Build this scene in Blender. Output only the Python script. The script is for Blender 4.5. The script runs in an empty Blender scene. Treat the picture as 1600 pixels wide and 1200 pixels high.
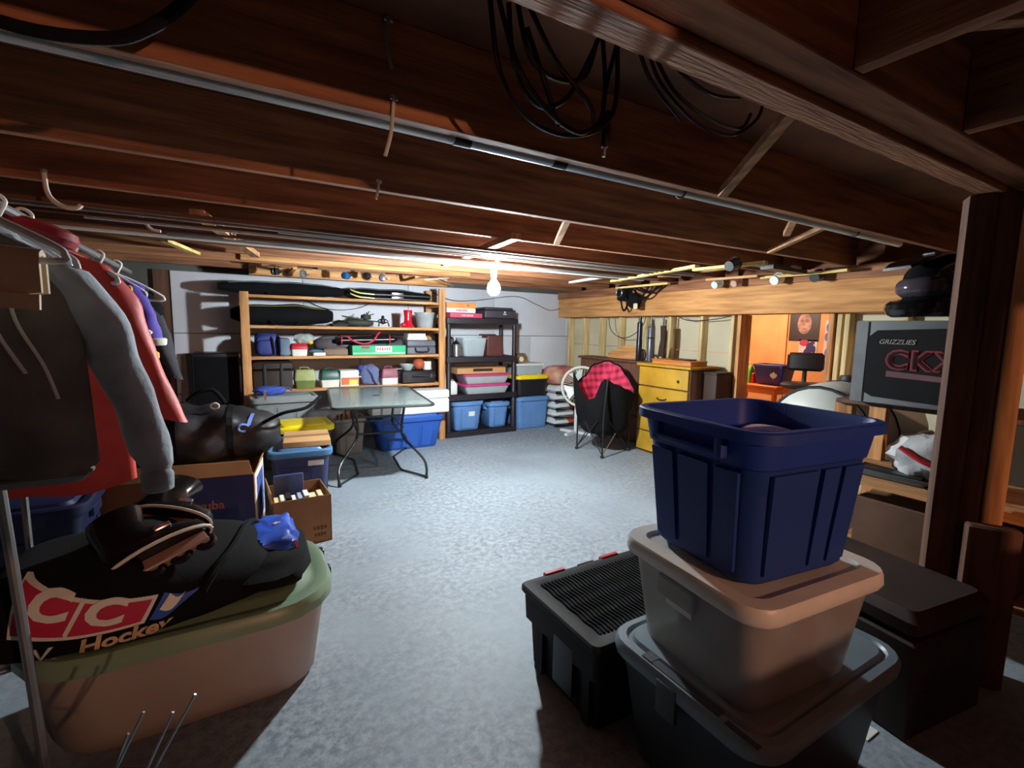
import bpy, math, random
from mathutils import Vector, Matrix, noise
random.seed(7)
SC = bpy.context.scene
COL = SC.collection
PI = math.pi

# ------------------------------------------------------------------ camera, world, light, exposure
cam = bpy.data.cameras.new('camera')
cam.sensor_width = 36.0
cam.lens = 16.79
cam.clip_start = 0.02
camo = bpy.data.objects.new('camera', cam)
COL.objects.link(camo)
RT = ((0.8633, -0.0438, 0.5028), (-0.5045, -0.1089, 0.8565), (0.0173, -0.9931, -0.1161))
camo.matrix_world = Matrix(((RT[0][0], -RT[0][1], -RT[0][2], 0.0), (RT[1][0], -RT[1][1], -RT[1][2], 0.0),
                            (RT[2][0], -RT[2][1], -RT[2][2], 1.40), (0, 0, 0, 1)))
SC.camera = camo
w = bpy.data.worlds.new('world')
SC.world = w
w.use_nodes = True
w.node_tree.nodes['Background'].inputs[0].default_value = (0.5, 0.55, 0.7, 1)
w.node_tree.nodes['Background'].inputs[1].default_value = 0.0
SC.view_settings.view_transform = 'Standard'
SC.view_settings.look = 'None'
SC.view_settings.gamma = 1.0
SC.view_settings.use_curve_mapping = False
SC.view_settings.exposure = EXPOSURE = 0.0


def point_light(name, loc, col, watts, radius):
    l = bpy.data.lights.new(name, 'POINT')
    l.color = col
    l.energy = watts
    l.shadow_soft_size = radius
    o = bpy.data.objects.new(name, l)
    o.location = loc
    COL.objects.link(o)
    return o


BULB = Vector((1.813, 3.40, 1.74))      # the bare bulb; its own glass gives the light
BULB_GLOW = 2600
point_light('warm_lamp_light', (1.2, -2.2, 1.75), (1.0, 0.52, 0.32), 160, 0.03)      # the lit room behind the photographer
point_light('annex_lamp_light', (5.2, 3.75, 1.85), (1.0, 0.82, 0.62), 62, 0.05)       # the lamp of the orange room

# ------------------------------------------------------------------ materials
MATS = {}


def lin(c):
    return tuple((x / 255 / 12.92 if x / 255 <= 0.04045 else ((x / 255 + 0.055) / 1.055) ** 2.4) for x in c)


def mat(name, col, rough=0.6, metal=0.0, var=0.12, scale=6.0, bump=0.0, bscale=40.0, stretch=(1, 1, 1), clear=0.0,
        emit=None, trans=0.0, spec=None, col2=None):
    if name in MATS:
        return MATS[name]
    m = bpy.data.materials.new(name)
    m.use_nodes = True
    nt = m.node_tree
    N = nt.nodes
    b = N['Principled BSDF']
    out = N['Material Output']
    c = lin(col)
    b.inputs['Roughness'].default_value = rough
    b.inputs['Metallic'].default_value = metal
    if spec is not None:
        b.inputs['Specular IOR Level'].default_value = spec
    tc = N.new('ShaderNodeTexCoord')
    mp = N.new('ShaderNodeMapping')
    mp.inputs['Scale'].default_value = stretch
    nt.links.new(tc.outputs['Object'], mp.inputs[0])
    nz = N.new('ShaderNodeTexNoise')
    nz.inputs['Scale'].default_value = scale
    nz.inputs['Detail'].default_value = 5
    nt.links.new(mp.outputs[0], nz.inputs['Vector'])
    rp = N.new('ShaderNodeValToRGB')
    d = lin(col2) if col2 else tuple(x * (1 - 2.2 * var) for x in c)
    e = tuple(min(1, x * (1 + var)) for x in c)
    rp.color_ramp.elements[0].position = 0.32
    rp.color_ramp.elements[1].position = 0.66
    rp.color_ramp.elements[0].color = (*[max(0, x) for x in d], 1)
    rp.color_ramp.elements[1].color = (*e, 1)
    nt.links.new(nz.outputs[0], rp.inputs[0])
    nt.links.new(rp.outputs[0], b.inputs['Base Color'])
    if bump:
        n2 = N.new('ShaderNodeTexNoise')
        n2.inputs['Scale'].default_value = bscale
        n2.inputs['Detail'].default_value = 4
        nt.links.new(mp.outputs[0], n2.inputs['Vector'])
        bp = N.new('ShaderNodeBump')
        bp.inputs['Strength'].default_value = bump
        bp.inputs['Distance'].default_value = 0.01
        nt.links.new(n2.outputs[0], bp.inputs['Height'])
        nt.links.new(bp.outputs[0], b.inputs['Normal'])
    if emit:
        b.inputs['Emission Color'].default_value = (*lin(emit[0]), 1)
        b.inputs['Emission Strength'].default_value = emit[1]
    sh = b.outputs[0]
    if trans:      # light let through by thin plastic or cloth
        tl = N.new('ShaderNodeBsdfTranslucent')
        nt.links.new(rp.outputs[0], tl.inputs[0])
        mx = N.new('ShaderNodeMixShader')
        mx.inputs[0].default_value = trans
        nt.links.new(sh, mx.inputs[1])
        nt.links.new(tl.outputs[0], mx.inputs[2])
        sh = mx.outputs[0]
    if clear:      # see-through share of clear plastic or glass
        tr = N.new('ShaderNodeBsdfTransparent')
        tr.inputs[0].default_value = (*[0.75 + 0.25 * x for x in c], 1)
        mx = N.new('ShaderNodeMixShader')
        mx.inputs[0].default_value = clear
        nt.links.new(sh, mx.inputs[1])
        nt.links.new(tr.outputs[0], mx.inputs[2])
        sh = mx.outputs[0]
    nt.links.new(sh, out.inputs[0])
    MATS[name] = m
    return m


def wood(name, col, col2=None, axis=0, scale=3.0, rough=0.75):
    st = [9, 9, 9]
    st[axis] = 0.7
    return mat(name, col, rough, var=0.22, scale=scale, bump=0.25, bscale=14, stretch=tuple(st), col2=col2)


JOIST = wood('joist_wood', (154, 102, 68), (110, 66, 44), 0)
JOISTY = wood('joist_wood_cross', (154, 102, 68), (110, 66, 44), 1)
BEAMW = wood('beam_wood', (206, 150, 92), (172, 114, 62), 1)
BRIDGE = wood('bridging_wood', (176, 130, 88), (130, 92, 60), 1)
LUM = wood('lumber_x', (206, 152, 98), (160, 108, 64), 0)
LUMY = wood('lumber_y', (206, 152, 98), (160, 108, 64), 1)
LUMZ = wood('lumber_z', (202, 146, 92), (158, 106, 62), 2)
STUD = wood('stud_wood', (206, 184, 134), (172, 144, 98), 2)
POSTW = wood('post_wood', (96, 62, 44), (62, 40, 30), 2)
YELW = wood('yellow_strip_wood', (222, 196, 122), (186, 154, 84), 1)
DKW = wood('dark_strip_wood', (104, 66, 44), (70, 44, 30), 0)
SUBF = mat('subfloor_wood', (130, 84, 58), 0.85, var=0.2, scale=3, bump=0.2)
BLACK = mat('black_plastic', (26, 25, 29), 0.45, var=0.1)
BLKF = mat('black_fabric', (15, 15, 17), 0.95, var=0.15, bump=0.15, bscale=90, spec=0.2)
GREYF = mat('charcoal_fabric', (54, 54, 60), 0.9, var=0.15, bump=0.3, bscale=90)
WHITE = mat('white_plastic', (226, 228, 228), 0.4, var=0.03)
GREYP = mat('grey_plastic', (120, 126, 130), 0.5, var=0.06)
STEEL = mat('bright_steel', (196, 200, 204), 0.28, 1.0, var=0.05)
DSTEEL = mat('dark_painted_steel', (58, 62, 62), 0.4, 0.5, var=0.08)
CARD = mat('cardboard', (190, 146, 98), 0.85, var=0.07, scale=4, bump=0.1)
CARDB = mat('brown_cardboard', (142, 102, 68), 0.85, var=0.09, scale=4, bump=0.1)
RED = mat('red_plastic', (196, 34, 48), 0.45, var=0.06)
YEL = mat('yellow_plastic', (232, 208, 20), 0.45, var=0.05)
TOTEB = mat('steel_blue_plastic', (82, 122, 176), 0.45, var=0.05, scale=3)
TOTED = mat('deep_blue_plastic', (42, 76, 162), 0.5, var=0.05, scale=3, bump=0.06, bscale=160, trans=0.32)
TOTER = mat('royal_blue_plastic', (40, 88, 176), 0.42, var=0.05, scale=3)
PAPER = mat('white_paper', (226, 226, 218), 0.7, var=0.04)
CREAM = mat('cream_paper', (222, 202, 158), 0.75, var=0.06)
CLEAR = mat('clear_plastic', (206, 216, 220), 0.25, var=0.03, clear=0.55)
FROST = mat('frosted_plastic', (196, 196, 196), 0.35, var=0.06, scale=4, clear=0.42, trans=0.25)


# ------------------------------------------------------------------ mesh helpers
def rr(wd, dp, r, z=0.0, n=4, cx=0.0, cy=0.0):
    r = max(1e-4, min(r, wd / 2 - 1e-4, dp / 2 - 1e-4))
    pts = []
    for k, (sx, sy) in enumerate(((1, 1), (-1, 1), (-1, -1), (1, -1))):
        ox, oy = cx + sx * (wd / 2 - r), cy + sy * (dp / 2 - r)
        for i in range(n + 1):
            a = k * PI / 2 + i * PI / 2 / n
            pts.append((ox + r * math.cos(a), oy + r * math.sin(a), z))
    return pts


class MB:
    def __init__(s):
        s.v, s.f = [], []

    def add(s, vs, fs, M=None):
        k = len(s.v)
        s.v += [tuple(M @ Vector(p)) for p in vs] if M is not None else [tuple(p) for p in vs]
        s.f += [tuple(i + k for i in f) for f in fs]
        return s

    def loft(s, rings, cap0=True, cap1=True, M=None, close=True):
        n = len(rings[0])
        vs, fs = [], []
        for r in rings:
            vs += r
        for k in range(len(rings) - 1):
            for i in range(n if close else n - 1):
                j = (i + 1) % n
                fs.append((k * n + i, k * n + j, (k + 1) * n + j, (k + 1) * n + i))
        if cap0:
            fs.append(tuple(range(n - 1, -1, -1)))
        if cap1:
            fs.append(tuple(range((len(rings) - 1) * n, len(rings) * n)))
        return s.add(vs, fs, M)

    def box(s, x0, x1, y0, y1, z0, z1, M=None, b=0.0):
        if b > 0:      # softened edges
            wd, dp, cx, cy = x1 - x0, y1 - y0, (x0 + x1) / 2, (y0 + y1) / 2
            return s.loft([rr(wd - 2 * b, dp - 2 * b, b, z0, 2, cx, cy), rr(wd, dp, b, z0 + b, 2, cx, cy),
                           rr(wd, dp, b, z1 - b, 2, cx, cy), rr(wd - 2 * b, dp - 2 * b, b, z1, 2, cx, cy)], M=M)
        v = [(x0, y0, z0), (x1, y0, z0), (x1, y1, z0), (x0, y1, z0), (x0, y0, z1), (x1, y0, z1), (x1, y1, z1), (x0, y1, z1)]
        return s.add(v, [(0, 3, 2, 1), (4, 5, 6, 7), (0, 1, 5, 4), (1, 2, 6, 5), (2, 3, 7, 6), (3, 0, 4, 7)], M)

    def hexa(s, p):
        return s.add(p, [(0, 3, 2, 1), (4, 5, 6, 7), (0, 1, 5, 4), (1, 2, 6, 5), (2, 3, 7, 6), (3, 0, 4, 7)])

    def bar(s, a, b, wd, ht, up=(0, 0, 1), e=0.0):      # rectangular stick from a to b
        a, b = Vector(a), Vector(b)
        d = (b - a).normalized()
        u = Vector(up)
        x = d.cross(u)
        if x.length < 1e-4:
            x = d.cross(Vector((1, 0, 0)))
        x.normalize()
        u = x.cross(d)
        p = []
        for q in (a, b):
            for sx, su in ((-1, -1), (1, -1), (1, 1), (-1, 1)):
                p.append(q + x * sx * wd / 2 + u * su * ht / 2)
        return s.add(p, [(0, 1, 2, 3), (7, 6, 5, 4), (0, 4, 5, 1), (1, 5, 6, 2), (2, 6, 7, 3), (3, 7, 4, 0)])

    def tube(s, path, r, n=8, close=False):
        P = [Vector(p) for p in path]
        m = len(P)
        R = r if isinstance(r, (list, tuple)) else [r] * m
        rings = []
        nrm = None
        for i in range(m):
            if close:
                t = P[(i + 1) % m] - P[i - 1]
            else:
                t = P[min(i + 1, m - 1)] - P[max(i - 1, 0)]
            t.normalize()
            if nrm is None:
                nrm = t.cross(Vector((0, 0, 1)))
                if nrm.length < 1e-3:
                    nrm = t.cross(Vector((1, 0, 0)))
            nrm = (nrm - t * nrm.dot(t)).normalized()
            bn = t.cross(nrm)
            rings.append([tuple(P[i] + (nrm * math.cos(2 * PI * k / n) + bn * math.sin(2 * PI * k / n)) * R[i]) for k in range(n)])
        if close:
            rings.append(rings[0])
            return s.loft(rings, False, False)
        return s.loft(rings)

    def lathe(s, prof, n=20, M=None, cap0=True, cap1=True):
        rings = [[(r * math.cos(2 * PI * k / n), r * math.sin(2 * PI * k / n), z) for k in range(n)] for r, z in prof]
        return s.loft(rings, cap0, cap1, M)

    def blob(s, c, rad, nu=20, nv=12, e=1.0, amp=0.0, fr=3.0, seed=0.0, M=None, flat=None):
        def sg(x):
            return math.copysign(abs(x) ** e, x)
        rings = []
        for j in range(1, nv):
            ph = -PI / 2 + PI * j / nv
            ring = []
            for i in range(nu):
                th = 2 * PI * i / nu
                d = Vector((sg(math.cos(ph)) * sg(math.cos(th)), sg(math.cos(ph)) * sg(math.sin(th)), sg(math.sin(ph))))
                k = 1 + amp * noise.noise(d * fr + Vector((seed, seed * 2.3, seed * 1.7)))
                z = c[2] + d.z * rad[2] * k
                if flat is not None:
                    z = max(z, flat)
                ring.append((c[0] + d.x * rad[0] * k, c[1] + d.y * rad[1] * k, z))
            rings.append(ring)
        return s.loft(rings, M=M)

    def prism(s, poly, t, M=None):      # polygon in xy, thickness along z
        n = len(poly)
        return s.loft([[(x, y, 0) for x, y in poly], [(x, y, t) for x, y in poly]], M=M)


def link_mesh(name, mb, m, parent=None, smooth=35, loc=None, rot=None):
    me = bpy.data.meshes.new(name)
    me.from_pydata(mb.v, [], mb.f)
    me.validate()
    me.materials.append(m)
    if smooth:
        me.polygons.foreach_set('use_smooth', [True] * len(me.polygons))
        me.set_sharp_from_angle(angle=math.radians(smooth))
    me.update()
    o = bpy.data.objects.new(name, me)
    COL.objects.link(o)
    if parent is not None:
        o.parent = parent
    if loc is not None:
        o.location = loc
    if rot is not None:
        o.rotation_euler = rot if isinstance(rot, (tuple, list)) else (0, 0, rot)
    return o


def tag(o, label, cat, group=None, kind=None):
    o['label'] = label
    o['category'] = cat
    if group:
        o['group'] = group
    if kind:
        o['kind'] = kind
    return o


def thing(name, label, cat, loc=(0, 0, 0), rz=0.0, group=None):
    o = bpy.data.objects.new(name, None)
    o.empty_display_size = 0.05
    COL.objects.link(o)
    o.location = loc
    o.rotation_euler = (0, 0, rz)
    return tag(o, label, cat, group)


def part(name, mb, m, parent, label=None, smooth=35, loc=None, rot=None):
    o = link_mesh(name, mb, m, parent, smooth, loc, rot)
    if label:
        o['label'] = label
    return o


def single(name, mb, m, label, cat, group=None, loc=None, rot=None, smooth=35):
    return tag(link_mesh(name, mb, m, None, smooth, loc, rot), label, cat, group)


def struct(name, mb, m, parent=None, smooth=0):
    o = link_mesh(name, mb, m, parent, smooth)
    if parent is None:
        o['kind'] = 'structure'
    return o


def copy_tree(o, loc=None, rz=None, label=None, parent=None):
    c = o.copy()
    COL.objects.link(c)
    if parent is not None:
        c.parent = parent
    if loc is not None:
        c.location = loc
    if rz is not None:
        c.rotation_euler = (0, 0, rz)
    if label:
        c['label'] = label
    for ch in o.children:
        copy_tree(ch, parent=c)
    return c


def text_mb(txt, size, depth=0.001, shear=0.0, bold=0.0, warp=None, align='CENTER', space=1.0):
    cu = bpy.data.curves.new('lettering', 'FONT')
    cu.body = txt
    cu.size = size
    cu.extrude = 0.0 if warp else depth
    cu.shear = shear
    cu.offset = bold
    cu.align_x = align
    cu.align_y = 'CENTER'
    cu.space_character = space
    cu.resolution_u = 3
    o = bpy.data.objects.new('lettering', cu)
    COL.objects.link(o)
    dg = bpy.context.evaluated_depsgraph_get()
    me = bpy.data.meshes.new_from_object(o.evaluated_get(dg))
    mb = MB()
    vs = [tuple(v.co) for v in me.vertices]
    mb.add([warp(*v) for v in vs] if warp else vs, [tuple(p.vertices) for p in me.polygons])
    bpy.data.objects.remove(o)
    bpy.data.curves.remove(cu)
    bpy.data.meshes.remove(me)
    return mb


def face_M(origin, right, up):      # local x,y,z -> right, up, normal
    r, u = Vector(right).normalized(), Vector(up).normalized()
    n = r.cross(u)
    return Matrix(((r.x, u.x, n.x, origin[0]), (r.y, u.y, n.y, origin[1]), (r.z, u.z, n.z, origin[2]), (0, 0, 0, 1)))


def letter(txt, size, m, parent, origin, right=(1, 0, 0), up=(0, 0, 1), shear=0.0, bold=0.0, depth=0.0015, name='lettering', space=1.0):
    mb = text_mb(txt, size, depth, shear, bold, space=space)
    M = face_M(origin, right, up)
    mb.v = [tuple(M @ Vector(v)) for v in mb.v]
    return part(name, mb, m, parent, smooth=0)


def arc(c, r, a0, a1, n, plane='xz'):
    out = []
    for i in range(n + 1):
        a = a0 + (a1 - a0) * i / n
        if plane == 'xz':
            out.append((c[0] + r * math.cos(a), c[1], c[2] + r * math.sin(a)))
        elif plane == 'xy':
            out.append((c[0] + r * math.cos(a), c[1] + r * math.sin(a), c[2]))
        else:
            out.append((c[0], c[1] + r * math.cos(a), c[2] + r * math.sin(a)))
    return out


def spline(pts, k=6):      # smooth path through points
    P = [Vector(p) for p in pts]
    out = []
    for i in range(len(P) - 1):
        p0, p1, p2, p3 = P[max(i - 1, 0)], P[i], P[i + 1], P[min(i + 2, len(P) - 1)]
        for j in range(k):
            t = j / k
            out.append(0.5 * ((2 * p1) + (p2 - p0) * t + (2 * p0 - 5 * p1 + 4 * p2 - p3) * t * t + (3 * p1 - p0 - 3 * p2 + p3) * t ** 3))
    out.append(P[-1])
    return out


def print_line(parent, origin, n, size, m):      # a line of print too small to read
    mb = MB()
    wd = size * 0.62
    for k in range(n):
        x = origin[0] + (k - (n - 1) / 2) * wd
        h = size * (0.30 + 0.12 * ((k * 7) % 3) / 2)
        mb.box(x - wd * 0.36, x + wd * 0.36, origin[1] - 0.0012, origin[1] + 0.001, origin[2] - h, origin[2] + h)
    return part('print_line', mb, m, parent, smooth=0)

# ================================================================== THE SETTING
fm = bpy.data.materials.new('painted_concrete_floor')
fm.use_nodes = True
nt = fm.node_tree
N, Lk = nt.nodes, nt.links
b = N['Principled BSDF']
b.inputs['Roughness'].default_value = 0.62
tc = N.new('ShaderNodeTexCoord')


def noise_node(sc, det, rough=0.6):
    n = N.new('ShaderNodeTexNoise')
    n.inputs['Scale'].default_value = sc
    n.inputs['Detail'].default_value = det
    n.inputs['Roughness'].default_value = rough
    Lk.new(tc.outputs['Object'], n.inputs['Vector'])
    return n


def ramp(src, p0, c0, p1, c1):
    r = N.new('ShaderNodeValToRGB')
    r.color_ramp.elements[0].position, r.color_ramp.elements[1].position = p0, p1
    r.color_ramp.elements[0].color, r.color_ramp.elements[1].color = (*c0, 1), (*c1, 1)
    Lk.new(src, r.inputs[0])
    return r


big = ramp(noise_node(1.3, 4).outputs[0], 0.35, lin((128, 139, 148)), 0.68, lin((148, 161, 171)))
fine = ramp(noise_node(26, 8, 0.75).outputs[0], 0.40, lin((92, 97, 104)), 0.60, lin((172, 182, 190)))
wear = ramp(noise_node(0.9, 3).outputs[0], 0.40, (0.10,) * 3, 0.60, (0.62,) * 3)
mx = N.new('ShaderNodeMix')
mx.data_type = 'RGBA'
Lk.new(wear.outputs[0], mx.inputs[0])
Lk.new(big.outputs[0], mx.inputs[6])
Lk.new(fine.outputs[0], mx.inputs[7])
spots = ramp(noise_node(11, 9, 0.7).outputs[0], 0.30, lin((52, 48, 52)), 0.335, (1, 1, 1))
mu = N.new('ShaderNodeMix')
mu.data_type = 'RGBA'
mu.blend_type = 'MULTIPLY'
mu.inputs[0].default_value = 1
Lk.new(mx.outputs[2], mu.inputs[6])
Lk.new(spots.outputs[0], mu.inputs[7])
Lk.new(mu.outputs[2], b.inputs['Base Color'])
bp = N.new('ShaderNodeBump')
bp.inputs['Strength'].default_value = 0.07
bp.inputs['Distance'].default_value = 0.006
Lk.new(noise_node(30, 7, 0.7).outputs[0], bp.inputs['Height'])
Lk.new(bp.outputs[0], b.inputs['Normal'])
struct('floor', MB().box(-2.4, 7.2, -3.2, 6.3, -0.06, 0), fm)

CONC = mat('grey_concrete_wall', (92, 92, 88), 0.9, var=0.12, scale=2, bump=0.3, bscale=20)
FOAM = mat('white_wall_board', (212, 214, 222), 0.7, var=0.05, scale=1.5, bump=0.05)
PLAS = mat('pale_wall_panel', (198, 188, 160), 0.8, var=0.06, scale=2)
ORNG = mat('orange_wall_paint', (236, 168, 108), 0.7, var=0.08, scale=3)
wb = struct('wall_back', MB().box(-2.4, 4.75, 6.12, 6.3, 0, 2.2), CONC)
pw, ph = 1.26, 0.644
for r in range(3):      # pale boards lining the back wall
    x = -0.52
    first = True
    while x < 4.6:
        x1 = min(4.64, x + (pw * (0.5 if first and r % 2 else 1)))
        part('wall_board', MB().box(x + 0.003, x1 - 0.003, 6.09, 6.12, 0.004 + r * ph, (r + 1) * ph - 0.003, b=0.003), FOAM, wb)
        x = x1
        first = False
part('corner_board', MB().box(-0.66, -0.53, 6.07, 6.12, 0, 1.93), POSTW, wb)
struct('wall_left', MB().box(-2.4, -2.3, -3.2, 6.12, 0, 2.2), CONC)
struct('front_lamp_mask', MB().box(-2.3, -1.2, -0.7, -0.58, 0, 2.19).box(0.95, 4.4, -0.66, -0.58, 1.62, 2.19)
       .box(1.80, 1.955, -0.66, -0.58, 1.07, 1.62).box(2.6, 4.4, -0.66, -0.58, 1.07, 1.62)
       .box(-1.2, 0.75, -0.66, -0.58, 1.37, 1.72).box(-1.2, 4.4, -0.68, -0.58, 0, 1.06), POSTW)  # unseen pieces added behind the camera, shaped to mask the warm lamp

# stud wall on the far side of the dressers, door opening into the orange room
wr = struct('wall_right', MB().box(4.54, 4.66, 1.3, 2.17, 0, 0.04).box(4.54, 4.66, 3.12, 6.1, 0, 0.04), STUD)
for y in (6.04, 5.67, 5.29, 4.90, 4.43, 4.04, 3.59, 3.20, 2.17, 2.11, 1.70, 1.34):
    part('stud', MB().box(4.55, 4.655, y - 0.019, y + 0.019, 0.04, 1.577, b=0.003), STUD, wr)
ys = [6.1, 5.29, 4.43, 3.59, 3.13]
for a, c in zip(ys[:-1], ys[1:]):
    for z0, z1 in ((0.02, 0.78), (0.784, 1.17), (1.174, 1.9)):
        part('wall_panel', MB().box(4.658, 4.675, c + 0.003, a - 0.003, z0, z1), PLAS, wr)
part('wall_panel', MB().box(4.658, 4.675, 0.8, 2.15, 0.02, 1.9), PLAS, wr)
for k in range(6):
    part('wall_plank', MB().box(4.64, 4.675, -3.1, 0.79, 0.01 + k * 0.364, 0.368 + k * 0.364, b=0.004), POSTW, wr)

# the orange room through the opening
OR1 = struct('wall_end', MB().box(6.22, 6.3, 0.9, 5.0, 0, 2.2), ORNG)
for y0, y1 in ((1.0, 1.9), (1.9, 2.8), (2.8, 3.55), (3.66, 4.4), (4.4, 5.0)):
    part('wall_panel', MB().box(6.19, 6.22, y0 + 0.003, y1 - 0.003, 0.0, 2.19, b=0.003), ORNG, OR1)
part('corner_trim', MB().box(6.175, 6.22, 3.553, 3.655, 0, 2.19, b=0.004), ORNG, OR1)
struct('wall_side', MB().box(4.68, 6.3, 4.9, 5.0, 0, 2.2), ORNG)
struct('wall_near', MB().box(4.68, 6.3, 0.8, 0.9, 0, 2.2), ORNG)
struct('trim_1', MB().box(4.52, 4.70, 3.08, 3.12, 0, 1.576), LUMZ)
struct('trim_2', MB().box(4.52, 4.70, 2.20, 2.24, 0, 1.576), LUMZ)

# ceiling: subfloor, joists, beams, bridging
ce = struct('ceiling', MB().box(-2.4, 6.4, -3.2, 6.3, 2.19, 2.24), SUBF)
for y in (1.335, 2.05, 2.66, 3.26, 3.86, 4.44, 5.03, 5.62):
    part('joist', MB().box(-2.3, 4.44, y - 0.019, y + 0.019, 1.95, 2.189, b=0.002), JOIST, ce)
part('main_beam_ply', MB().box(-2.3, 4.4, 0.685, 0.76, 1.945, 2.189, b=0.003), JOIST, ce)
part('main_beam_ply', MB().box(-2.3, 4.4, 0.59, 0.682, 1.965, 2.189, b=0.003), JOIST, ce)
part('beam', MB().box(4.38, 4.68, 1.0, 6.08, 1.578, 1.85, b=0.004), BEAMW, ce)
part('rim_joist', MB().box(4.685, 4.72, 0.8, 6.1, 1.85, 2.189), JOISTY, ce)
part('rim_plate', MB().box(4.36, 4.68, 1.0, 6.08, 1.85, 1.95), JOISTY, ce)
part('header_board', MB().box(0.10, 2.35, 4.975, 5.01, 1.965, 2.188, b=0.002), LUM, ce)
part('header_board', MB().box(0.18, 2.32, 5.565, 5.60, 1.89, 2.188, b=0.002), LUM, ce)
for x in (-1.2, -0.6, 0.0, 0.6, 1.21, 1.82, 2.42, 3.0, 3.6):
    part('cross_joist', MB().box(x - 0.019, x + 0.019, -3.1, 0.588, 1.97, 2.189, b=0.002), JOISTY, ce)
part('bridging', MB().bar((1.42, 0.79, 2.09), (1.74, 1.31, 1.955), 0.035, 0.03), BRIDGE, ce)
part('bridging', MB().bar((1.60, 2.08, 2.08), (1.86, 2.63, 1.955), 0.035, 0.03), BRIDGE, ce)
part('bridging', MB().bar((2.95, 1.36, 2.06), (3.22, 2.02, 1.955), 0.035, 0.03), BRIDGE, ce)
part('bridging', MB().bar((1.35, 0.58, 2.10), (1.62, 0.0, 1.97), 0.035, 0.03), BRIDGE, ce)
part('bridging', MB().bar((2.45, 1.36, 2.10), (2.9, 1.72, 1.99), 0.035, 0.03), BRIDGE, ce)
# cleats under the joists that carry stored lengths of timber
part('cleat', MB().bar((-0.12, 2.85, 1.93), (0.19, 4.30, 1.93), 0.06, 0.035), BRIDGE, ce)
part('cleat', MB().bar((1.45, 2.45, 1.93), (1.60, 3.90, 1.93), 0.06, 0.035), BRIDGE, ce)
part('cleat', MB().bar((3.55, 2.45, 1.93), (3.66, 3.95, 1.93), 0.06, 0.035), BRIDGE, ce)

# ================================================================== FOREGROUND POST
t = thing('support_post', 'tall dark brown timber post under the main ceiling beam', 'post', (2.50, 0.77, 0), math.radians(-60))
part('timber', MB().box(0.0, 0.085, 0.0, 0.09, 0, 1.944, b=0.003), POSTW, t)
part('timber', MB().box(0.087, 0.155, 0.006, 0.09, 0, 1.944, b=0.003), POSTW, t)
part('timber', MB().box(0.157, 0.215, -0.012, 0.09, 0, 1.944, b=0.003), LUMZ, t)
part('short_timber', MB().box(0.10, 0.26, -0.075, -0.014, 0, 0.66, b=0.008), POSTW, t)

# ================================================================== TOTES
def tote_body(wd, dp, h, taper=0.84, r=0.05, lip=0.018, band=0.0):
    k = taper
    rings = [rr(wd * k - 0.02, dp * k - 0.02, r, 0), rr(wd * k, dp * k, r, 0.012)]
    if band:
        zz = h - band
        f = k + (1 - k) * zz / h
        rings += [rr(wd * f - 0.016, dp * f - 0.016, r, zz - 0.006), rr(wd * f, dp * f, r, zz)]
    rings += [rr(wd, dp, r, h - 0.035), rr(wd + 2 * lip, dp + 2 * lip, r + lip, h - 0.03), rr(wd + 2 * lip, dp + 2 * lip, r + lip, h - 0.004),
              rr(wd + 2 * lip - 0.008, dp + 2 * lip - 0.008, r + lip, h), rr(wd, dp, r, h), rr(wd - 0.012, dp - 0.012, r, h - 0.02),
              rr(wd * k - 0.016, dp * k - 0.016, r, 0.012)]
    return MB().loft(rings)


def side_pt(wd, dp, h, k, side, u, z, off):
    f = k + (1 - k) * z / h
    if side in 'fb':
        s = -1 if side == 'f' else 1
        return (u * wd * f, s * (dp * f / 2 + off), z)
    s = -1 if side == 'l' else 1
    return (s * (wd * f / 2 + off), u * dp * f, z)


def raised(mb, wd, dp, h, k, side, u0, u1, z0, z1, t):
    q = [side_pt(wd, dp, h, k, side, u, z, o) for o in (-0.004, t) for u, z in ((u0, z0), (u1, z0), (u1, z1), (u0, z1))]
    return mb.hexa(q)


def tote(name, label, cat, loc, rz, wd, dp, h, body_m, lid_m=None, taper=0.84, r=0.05, ribs='fblr', lid_h=0.03, label_m=None,
         handles=True, group=None, open_ok=False):
    t = thing(name, label, cat, loc, rz, group)
    bo = part('body', tote_body(wd, dp, h, taper, r), body_m, t)
    mb = MB()
    for sd in ribs:
        for u0, u1 in ((-0.36, -0.19), (-0.13, 0.13), (0.19, 0.36)):
            raised(mb, wd, dp, h, taper, sd, u0, u1, h * 0.08, h * 0.76, 0.007)
    if ribs:
        part('side_panels', mb, body_m, bo)
    if handles:
        for sx in (-1, 1):
            hm = MB().box(sx * (wd / 2 + 0.002) - 0.018, sx * (wd / 2 + 0.002) + 0.018, -dp * 0.2, dp * 0.2, h - 0.085, h - 0.032, b=0.008)
            part('handle', hm, body_m, t)
    if lid_m:
        lw, ld = wd + 0.05, dp + 0.05
        lm = MB().loft([rr(lw - 0.004, ld - 0.004, r + 0.02, h - 0.026), rr(lw, ld, r + 0.02, h - 0.012), rr(lw, ld, r + 0.02, h + lid_h * 0.45),
                        rr(lw - 0.02, ld - 0.02, r + 0.015, h + lid_h * 0.75), rr(lw - 0.07, ld - 0.07, r, h + lid_h * 0.7),
                        rr(lw - 0.09, ld - 0.09, r, h + lid_h * 0.35), rr(lw - 0.12, ld - 0.12, r, h + lid_h * 0.35),
                        rr(lw - 0.14, ld - 0.14, r, h + lid_h * 0.9), rr(lw - 0.16, ld - 0.16, r, h + lid_h)])
        part('lid', lm, lid_m, t)
    return t


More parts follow.
